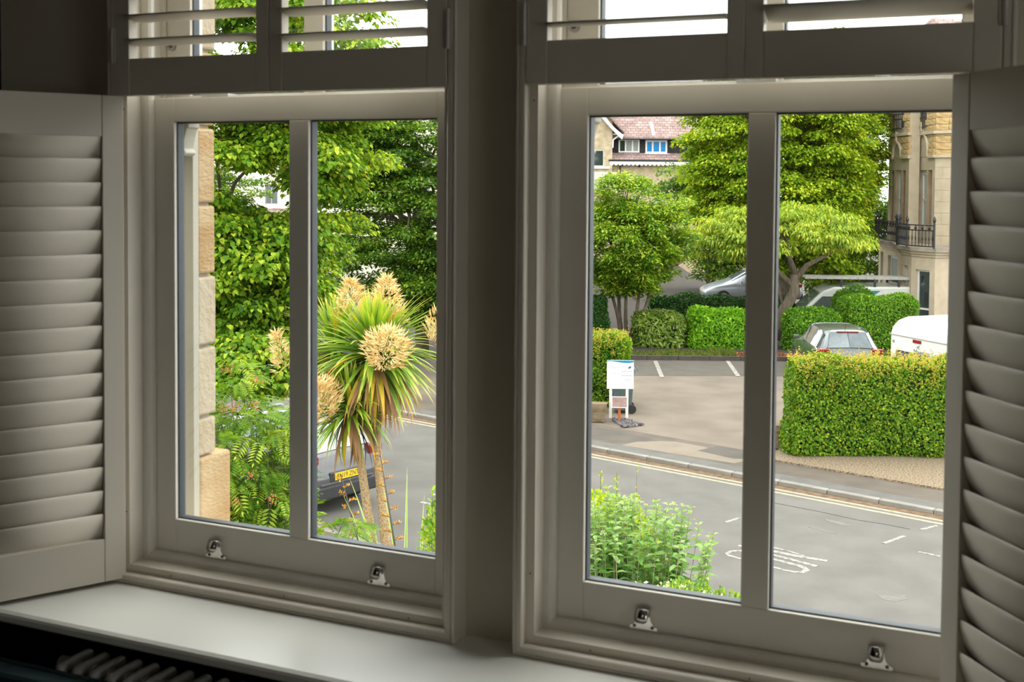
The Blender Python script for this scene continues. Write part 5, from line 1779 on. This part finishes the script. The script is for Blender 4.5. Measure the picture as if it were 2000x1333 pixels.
def plume(c, axis, L, rad, n, shape='cone'):
    c, ax = np.array(c)-np.array(cb_), np.array(axis, float)/np.linalg.norm(axis)
    side = unit(n)
    side -= (side @ ax)[:, None]*ax
    side /= np.linalg.norm(side, axis=1, keepdims=True)
    s = rng.random(n)
    if shape == 'cone':
        rr = rad*(1-s)**0.7*rng.random(n)**0.45
    else:
        rr = rad*np.sin(np.clip(s*0.94+0.06, 0, 1)*math.pi)**0.6*rng.random(n)**0.4
    P = c + ax*(s*L)[:, None] + side*rr[:, None]
    A = side*0.9 + ax*0.55 + unit(n)*0.45
    me = leaf_mesh('flower_plume', P, A, unit(n), 0.06+0.06*rng.random(n), 0.014, rng.random(n), CREAMF, fold=0.5)
    part('flower_plume', me, cord, kind='stuff', label='cream flower plume')


plume((-7.02, 9.1, 3.62), (-0.05, 0, 1), 0.56, 0.25, 620)
plume((-6.58, 9.05, 3.66), (0.05, 0, 1), 0.56, 0.27, 620)
plume((-6.12, 8.28, 3.42), (0.35, -0.4, 0.8), 0.40, 0.23, 800, 'ball')
plume((-6.62, 7.95, 2.90), (-0.1, -0.4, 0.8), 0.40, 0.23, 760, 'ball')
plume((-6.05, 9.20, 3.52), (0.5, 0.2, 0.7), 0.45, 0.22, 520, 'ball')
plume((-7.52, 8.55, 3.22), (-0.2, -0.2, 1), 0.42, 0.12, 230)

# ---------------------------------------------------------------- phormium: striped leaves and dark flower stalks
ORNG = leaf_mat('orange_pod', (0.36, 0.13, 0.02), (0.52, 0.24, 0.03), (0.62, 0.36, 0.06), transl=0.15)
STALK = mat('dark_stalk', (0.10, 0.075, 0.06), 0.7, var=0.2, scale=20)
PHG = leaf_mat('striped_phormium_leaf', (0.10, 0.19, 0.03), (0.20, 0.30, 0.06), (0.42, 0.44, 0.16), transl=0.2)
PHC = leaf_mat('cream_phormium_stripe', (0.50, 0.50, 0.22), (0.56, 0.56, 0.28), (0.60, 0.58, 0.30), transl=0.2)
ph = thing('phormium', 'striped phormium with dark stalks of orange flowers beside the cordyline trunks', 'plant', (-4.95, 6.75, 0.05))
pb_ = Vector((-4.95, 6.75, 0.05))
for k in range(46):
    el = R(89-24*rng.random()**1.3)
    L = 2.15+0.60*rng.random()
    az = rng.random()*2*math.pi
    vs, fs, ag = strap_arrays(el, R(8+70*rng.random()**2), L, 0.042, 11, 0.3)
    o = part('leaf', poly_mesh('leaf', vs, fs, ag*0.6, PHG), ph, (rng.normal()*0.07, rng.normal()*0.07, 0), (0, 0, az))
    vs2 = vs.reshape(-1, 3, 3)
    for side in (0, 2):
        e = vs2[:, side]
        e2 = e*0.72 + vs2[:, 1]*0.28
        vv = np.stack([e, e2], 1).reshape(-1, 3) + np.array([0, 0, 0.0015])
        ff = [(i*2, i*2+1, i*2+3, i*2+2) for i in range(len(e)-1)]
        part('cream_stripe', poly_mesh('cream_stripe', vv, ff, np.full(len(vv), .5), PHC), o)
for top, bot in (((-5.68, 6.77, 2.66), (-5.08, 6.88, 0.05)), ((-5.37, 6.92, 2.88), (-5.00, 6.95, 0.05)), ((-4.75, 6.80, 2.42), (-4.90, 6.75, 0.05))):
    t_, b_ = Vector(top)-pb_, Vector(bot)-pb_
    st_ = MB()
    mid = b_.lerp(t_, 0.6) + Vector((0.06, 0, 0))
    st_.tube([b_, mid, t_], [0.014, 0.010, 0.004], 6)
    Ps, As = [], []
    nbr = 19 if top[2] > 2.5 else 8
    for i in range(nbr):
        f = 0.98-0.45*i/19
        p = mid.lerp(t_, (f-0.6)/0.4) if f > 0.6 else b_.lerp(mid, f/0.6)
        sgn = 1 if i % 2 else -1
        ln = 0.05+0.06*i/19
        e = p + Vector((ri.x*sgn*ln, ri.y*sgn*ln, 0.02))
        st_.tube([p, e], [0.004, 0.003], 4)
        for j in range(12):
            s = 0.25+0.75*rng.random()
            Ps.append(p.lerp(e, s))
            As.append(rng.normal(size=3)*0.5+np.array([0, 0, 0.7]))
    st_.build('flower_stalk', STALK, ph)
    Ps, As = np.array(Ps), np.array(As)
    part('flower_pods', leaf_mesh('flower_pods', Ps, As, unit(len(Ps)), 0.032, 0.014, rng.random(len(Ps)), ORNG, fold=0.4), ph, kind='stuff', label='orange flower pods')

# ---------------------------------------------------------------- rowan with feathery leaves
def pinnate(nl=7, L=0.19):
    """one feathery leaf along +x with nl pairs of leaflets"""
    P, A, N, LL = [], [], [], []
    for i in range(nl):
        s = 0.18+0.82*i/nl
        x = L*s
        z = -0.10*L*s**2*2
        for sgn in (-1, 1):
            P.append((x, 0.002*sgn, z))
            A.append((0.55, sgn*0.85, -0.12))
            N.append((0, 0, 1))
            LL.append(0.058*(0.75+0.5*math.sin(math.pi*(0.2+0.7*s))))
    P.append((L, 0, -0.2*L))
    A.append((1, 0, -0.3))
    N.append((0, 0, 1))
    LL.append(0.05)
    return np.array(P), np.array(A, float), np.array(N, float), np.array(LL)


row = thing('rowan', 'feathery-leaved rowan with a few red-orange berry heads low in the left window', 'shrub', (-6.25, 6.45, 0.05))
rb_ = np.array((-6.25, 6.45, 0.05))
pin_me = []
for k in range(5):
    P, A, N, LL = pinnate(6+k % 3, 0.16+0.02*k)
    pin_me.append(leaf_mesh('leaf', P, A, N+rng.normal(size=N.shape)*0.1, LL, LL*0.30, np.clip(0.30+0.13*k+rng.normal(size=len(P))*0.08, 0, 1), ROWN))
blobs = [((-6.50, 6.55, 2.72), (0.46, 0.55, 0.62), 700), ((-6.58, 6.45, 3.42), (0.22, 0.25, 0.33), 70), ((-5.42, 6.36, 2.33), (0.30, 0.25, 0.10), 42), ((-6.28, 6.4, 2.3), (0.44, 0.4, 0.4), 300)]
allP, allA, allN, allL, allG = [], [], [], [], []
cnt = 0
stems = MB()
for bi, (c, r, n) in enumerate(blobs):
    d = unit(n)
    s = rng.random((n, 1))**0.4
    pts = np.array(c)+d*np.array(r)*s
    order = np.argsort(np.linalg.norm(pts-CAMP, axis=1))
    nobj = (190, 35, 45, 30)[bi]
    for j, idx in enumerate(order):
        p = pts[idx]-rb_
        az = math.atan2(d[idx, 1], d[idx, 0])+rng.normal()*0.8
        pit = 0.15+0.35*rng.normal()
        rot = Euler((rng.normal()*0.35, pit, az))
        sc_ = 0.8+0.5*rng.random()
        if j < nobj:
            o = part('leaf', pin_me[int(rng.integers(5))], row, p, rot)
            o.scale = (sc_, sc_, sc_)
        else:
            P, A, N, LL = pinnate(6, 0.18)
            M = np.array(rot.to_matrix())
            allP.append((P*sc_) @ M.T + p)
            allA.append(A @ M.T)
            allN.append(N @ M.T)
            allL.append(LL*sc_)
            allG.append(np.full(len(P), np.clip(0.45+rng.normal()*0.2, 0, 1)))
    for q in pts[rng.choice(n, max(4, n//14), replace=False)]-rb_:
        e = Vector(q)
        b0 = Vector((rng.normal()*0.12, rng.normal()*0.1, 0))
        stems.tube([b0, b0.lerp(e, 0.5)+Vector((0, 0, 0.25)), e], [0.016, 0.010, 0.003], 5, caps=False)
part('inner_leaves', leaf_mesh('inner_leaves', np.concatenate(allP), np.concatenate(allA), np.concatenate(allN), np.concatenate(allL), np.concatenate(allL)*0.30, np.concatenate(allG), ROWN), row, kind='stuff')
stems.build('stems', BARK, row)
BERRY = mat('red_orange_berry', (0.50, 0.12, 0.04), 0.4, var=0.25, scale=30)
for c in ((-6.50, 6.25, 3.62), (-6.25, 6.3, 3.55), (-6.40, 6.2, 3.30), (-6.52, 6.2, 3.28), (-6.22, 6.25, 3.32), (-6.05, 6.0, 2.80), (-6.2, 5.95, 2.55), (-5.85, 6.0, 2.62)):
    m = MB()
    for _ in range(26):
        q = Vector(c)-Vector(rb_)+Vector(rng.normal(size=3))*0.026
        r_ = 0.007
        m.add([q+Vector(v)*r_ for v in ((1, 0, 0), (-1, 0, 0), (0, 1, 0), (0, -1, 0), (0, 0, 1), (0, 0, -1))],
              [(0, 2, 4), (2, 1, 4), (1, 3, 4), (3, 0, 4), (2, 0, 5), (1, 2, 5), (3, 1, 5), (0, 3, 5)])
    m.build('berry_head', BERRY, row)

# ---------------------------------------------------------------- buddleia under the right window
bud = thing('buddleia', 'tall buddleia of upright stems and pointed leaves low in the right window', 'shrub', (-3.25, 7.35, 0.05))
bb_ = np.array((-3.25, 7.35, 0.05))
P, A, N, LL, G = [], [], [], [], []
stm = MB()
for k in range(135):
    a, r = rng.random()*2*math.pi, math.sqrt(rng.random())
    bx, by = r*math.cos(a)*0.74, r*math.sin(a)*0.50
    ex = bx*1.12+rng.normal()*0.05
    ey = by*1.12+rng.normal()*0.05
    top = 2.52 - 0.22*r*r + rng.normal()*0.07 - (0.10 if bx < -0.25 else 0)
    b, e = np.array([bx*0.6, by*0.6, 0.0]), np.array([ex, ey, top])
    stm.tube([b, b*0.4+e*0.6, e], [0.006, 0.005, 0.0025], 4, caps=False)
    z = 0.42
    j = 0
    while z < 1.0:
        p = b*(1-z)+e*z
        sz = 0.165*(1-0.60*max(0, (z-0.6)/0.4)**1.5)*(0.8+0.4*rng.random())
        th = (j % 2)*math.pi/2 + k
        for sgn in (0, math.pi):
            P.append(p)
            A.append((math.cos(th+sgn), math.sin(th+sgn), 0.35+0.7*max(0, (z-0.8)/0.2)+rng.normal()*0.15))
            N.append((rng.normal()*0.25, rng.normal()*0.25, 1.0))
            LL.append(sz)
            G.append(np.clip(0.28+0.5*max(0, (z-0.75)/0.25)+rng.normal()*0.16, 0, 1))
        z += (0.040 if z < 0.9 else 0.020)
        j += 1
P, A, N, LL, G = map(np.array, (P, A, N, LL, G))
stm.build('stems', mat('buddleia_stem', (0.30, 0.27, 0.16), 0.8, var=0.15), bud)
dist = np.linalg.norm(P+bb_-CAMP, axis=1) - (P[:, 2] > 1.7)*0.4
near = np.argsort(dist)[:300]
msk = np.zeros(len(P), bool)
msk[near] = True
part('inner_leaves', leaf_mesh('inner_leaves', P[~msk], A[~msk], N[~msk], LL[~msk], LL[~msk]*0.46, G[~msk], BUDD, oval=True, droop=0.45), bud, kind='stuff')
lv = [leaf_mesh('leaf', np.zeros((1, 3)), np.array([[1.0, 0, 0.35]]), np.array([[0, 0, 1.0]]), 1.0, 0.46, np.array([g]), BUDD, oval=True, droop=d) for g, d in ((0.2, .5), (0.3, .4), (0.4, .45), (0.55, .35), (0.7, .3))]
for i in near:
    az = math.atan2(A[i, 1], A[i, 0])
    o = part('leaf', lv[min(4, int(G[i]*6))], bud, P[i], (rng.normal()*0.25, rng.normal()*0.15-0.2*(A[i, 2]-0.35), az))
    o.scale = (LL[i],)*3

# ---------------------------------------------------------------- small-leaved shrubs
def shrub(name, label, base, blobs, material, leafL, leafW, n, age=(0.45, 0.2, 0.1), cat='shrub', sprig=0, oval=False):
    t = thing(name, label, cat, base)
    b = np.array(base)
    tot = sum(x[2] for x in blobs)
    Ps, As = [], []
    st_ = MB()
    for c, r, sh in blobs:
        k = int(n*sh/tot)
        d = unit(k)
        p = np.array(c)+d*np.array(r)*rng.random((k, 1))**0.35
        Ps.append(p-b)
        As.append(d*0.6+unit(k)*0.6+np.array([0, 0, 0.5]))
        for q in (np.array(c)+unit(9)*np.array(r)*0.8-b):
            st_.tube([Vector((rng.normal()*0.05, rng.normal()*0.05, 0)), Vector(q)*0.5+Vector((0, 0, 0.2)), Vector(q)], [0.012, 0.008, 0.003], 5, caps=False)
    for _ in range(sprig):
        c, r, sh = blobs[int(rng.integers(len(blobs)))]
        x, y = c[0]+rng.normal()*r[0]*0.5, c[1]+rng.normal()*r[1]*0.5
        h = c[2]+r[2]*(0.9+0.55*rng.random())
        k = 14
        s = rng.random(k)
        p = np.stack([np.full(k, x), np.full(k, y), c[2]+(h-c[2])*(0.3+0.7*s)], 1)-b
        Ps.append(p)
        As.append(unit(k)*0.8+np.array([0, 0, 0.8]))
        st_.tube([Vector((x, y, c[2]))-Vector(b), Vector((x, y, h))-Vector(b)], [0.004, 0.002], 4, caps=False)
    P, A = np.concatenate(Ps), np.concatenate(As)
    k = len(P)
    L_ = leafL*(0.7+0.6*rng.random(k))
    part('foliage', leaf_mesh('foliage', P, A, unit(k)*0.8+np.array([0, 0, 0.9]), L_, L_*leafW/leafL, ages(k, None, 1, *age), material, oval), t, kind='stuff')
    st_.build('stems', BARK, t)
    return t


shrub('golden_privet', 'bright yellow-green privet behind the left side of the buddleia', (-4.0, 8.75, 0.05),
      [((-4.0, 8.75, 1.80), (0.62, 0.40, 0.42), 1.0), ((-3.55, 8.75, 1.65), (0.35, 0.35, 0.33), .35)], YPRI, 0.042, 0.022, 7000, sprig=26)
fl = shrub('flowering_shrub', 'low shrub dotted with small cream flowers at the foot of the buddleia', (-2.45, 6.55, 0.05),
           [((-2.45, 6.55, 2.02), (0.32, 0.25, 0.20), 1.0), ((-2.12, 6.5, 2.08), (0.16, 0.15, 0.14), 0.35), ((-3.0, 6.6, 1.85), (0.4, 0.25, 0.2), 0.8)], GLOSS, 0.035, 0.018, 3600, sprig=14)
cc = np.array(((-2.42, 6.45, 2.20), (-2.15, 6.42, 2.19), (-2.62, 6.42, 2.17)))[rng.integers(0, 3, 60)] + rng.normal(size=(60, 3))*np.array([.09, .09, .035]) - np.array((-2.45, 6.55, 0.05))
cc = np.repeat(cc, 5, 0)
part('flowers', leaf_mesh('flowers', cc, unit(300)+np.array([0, -0.3, 0.6]), unit(300), 0.016, 0.012, 0.3+0.7*rng.random(300), leaf_mat('cream_petal', (0.75, 0.50, 0.15), (0.85, 0.74, 0.45), (0.85, 0.82, 0.70))), fl, kind='stuff', label='cream flowers')
shrub('fuchsia_shrub', 'loose green shrub with some orange leaves at the right edge of the left window', (-4.35, 6.15, 0.05),
      [((-4.35, 6.15, 2.35), (0.14, 0.2, 0.42), 1.0), ((-4.55, 6.2, 2.05), (0.15, 0.2, 0.15), 0.25)], GLOSS, 0.055, 0.026, 900, sprig=8, oval=True)


shrub('maple_seedling', 'bright green maple seedling at the left foot of the large front hedge', (-4.22, 20.72, 0.08),
      [((-4.22, 20.78, 0.42), (0.26, 0.18, 0.34), 1.0), ((-3.95, 20.75, 0.25), (0.2, 0.15, 0.2), 0.4)], LIME, 0.085, 0.08, 420, age=(0.6, 0.15, 0.15), sprig=3, oval='round')

# repeats share a group
for nm, g in (('shutter_panel', 'plantation shutters of the two windows'), ('car', 'parked cars'), ('beech_hedge', 'clipped beech hedges'), ('balcony_railing', 'iron balconies of the stone villa'),
              ('dark_tree', 'dark trees in the background'), ('lime_tree', 'lime trees'), ('weeds', 'weedy grass along the car park edge')):
    for o in scene.objects:
        if o.parent is None and o.name.split('.')[0] == nm:
            o['group'] = g
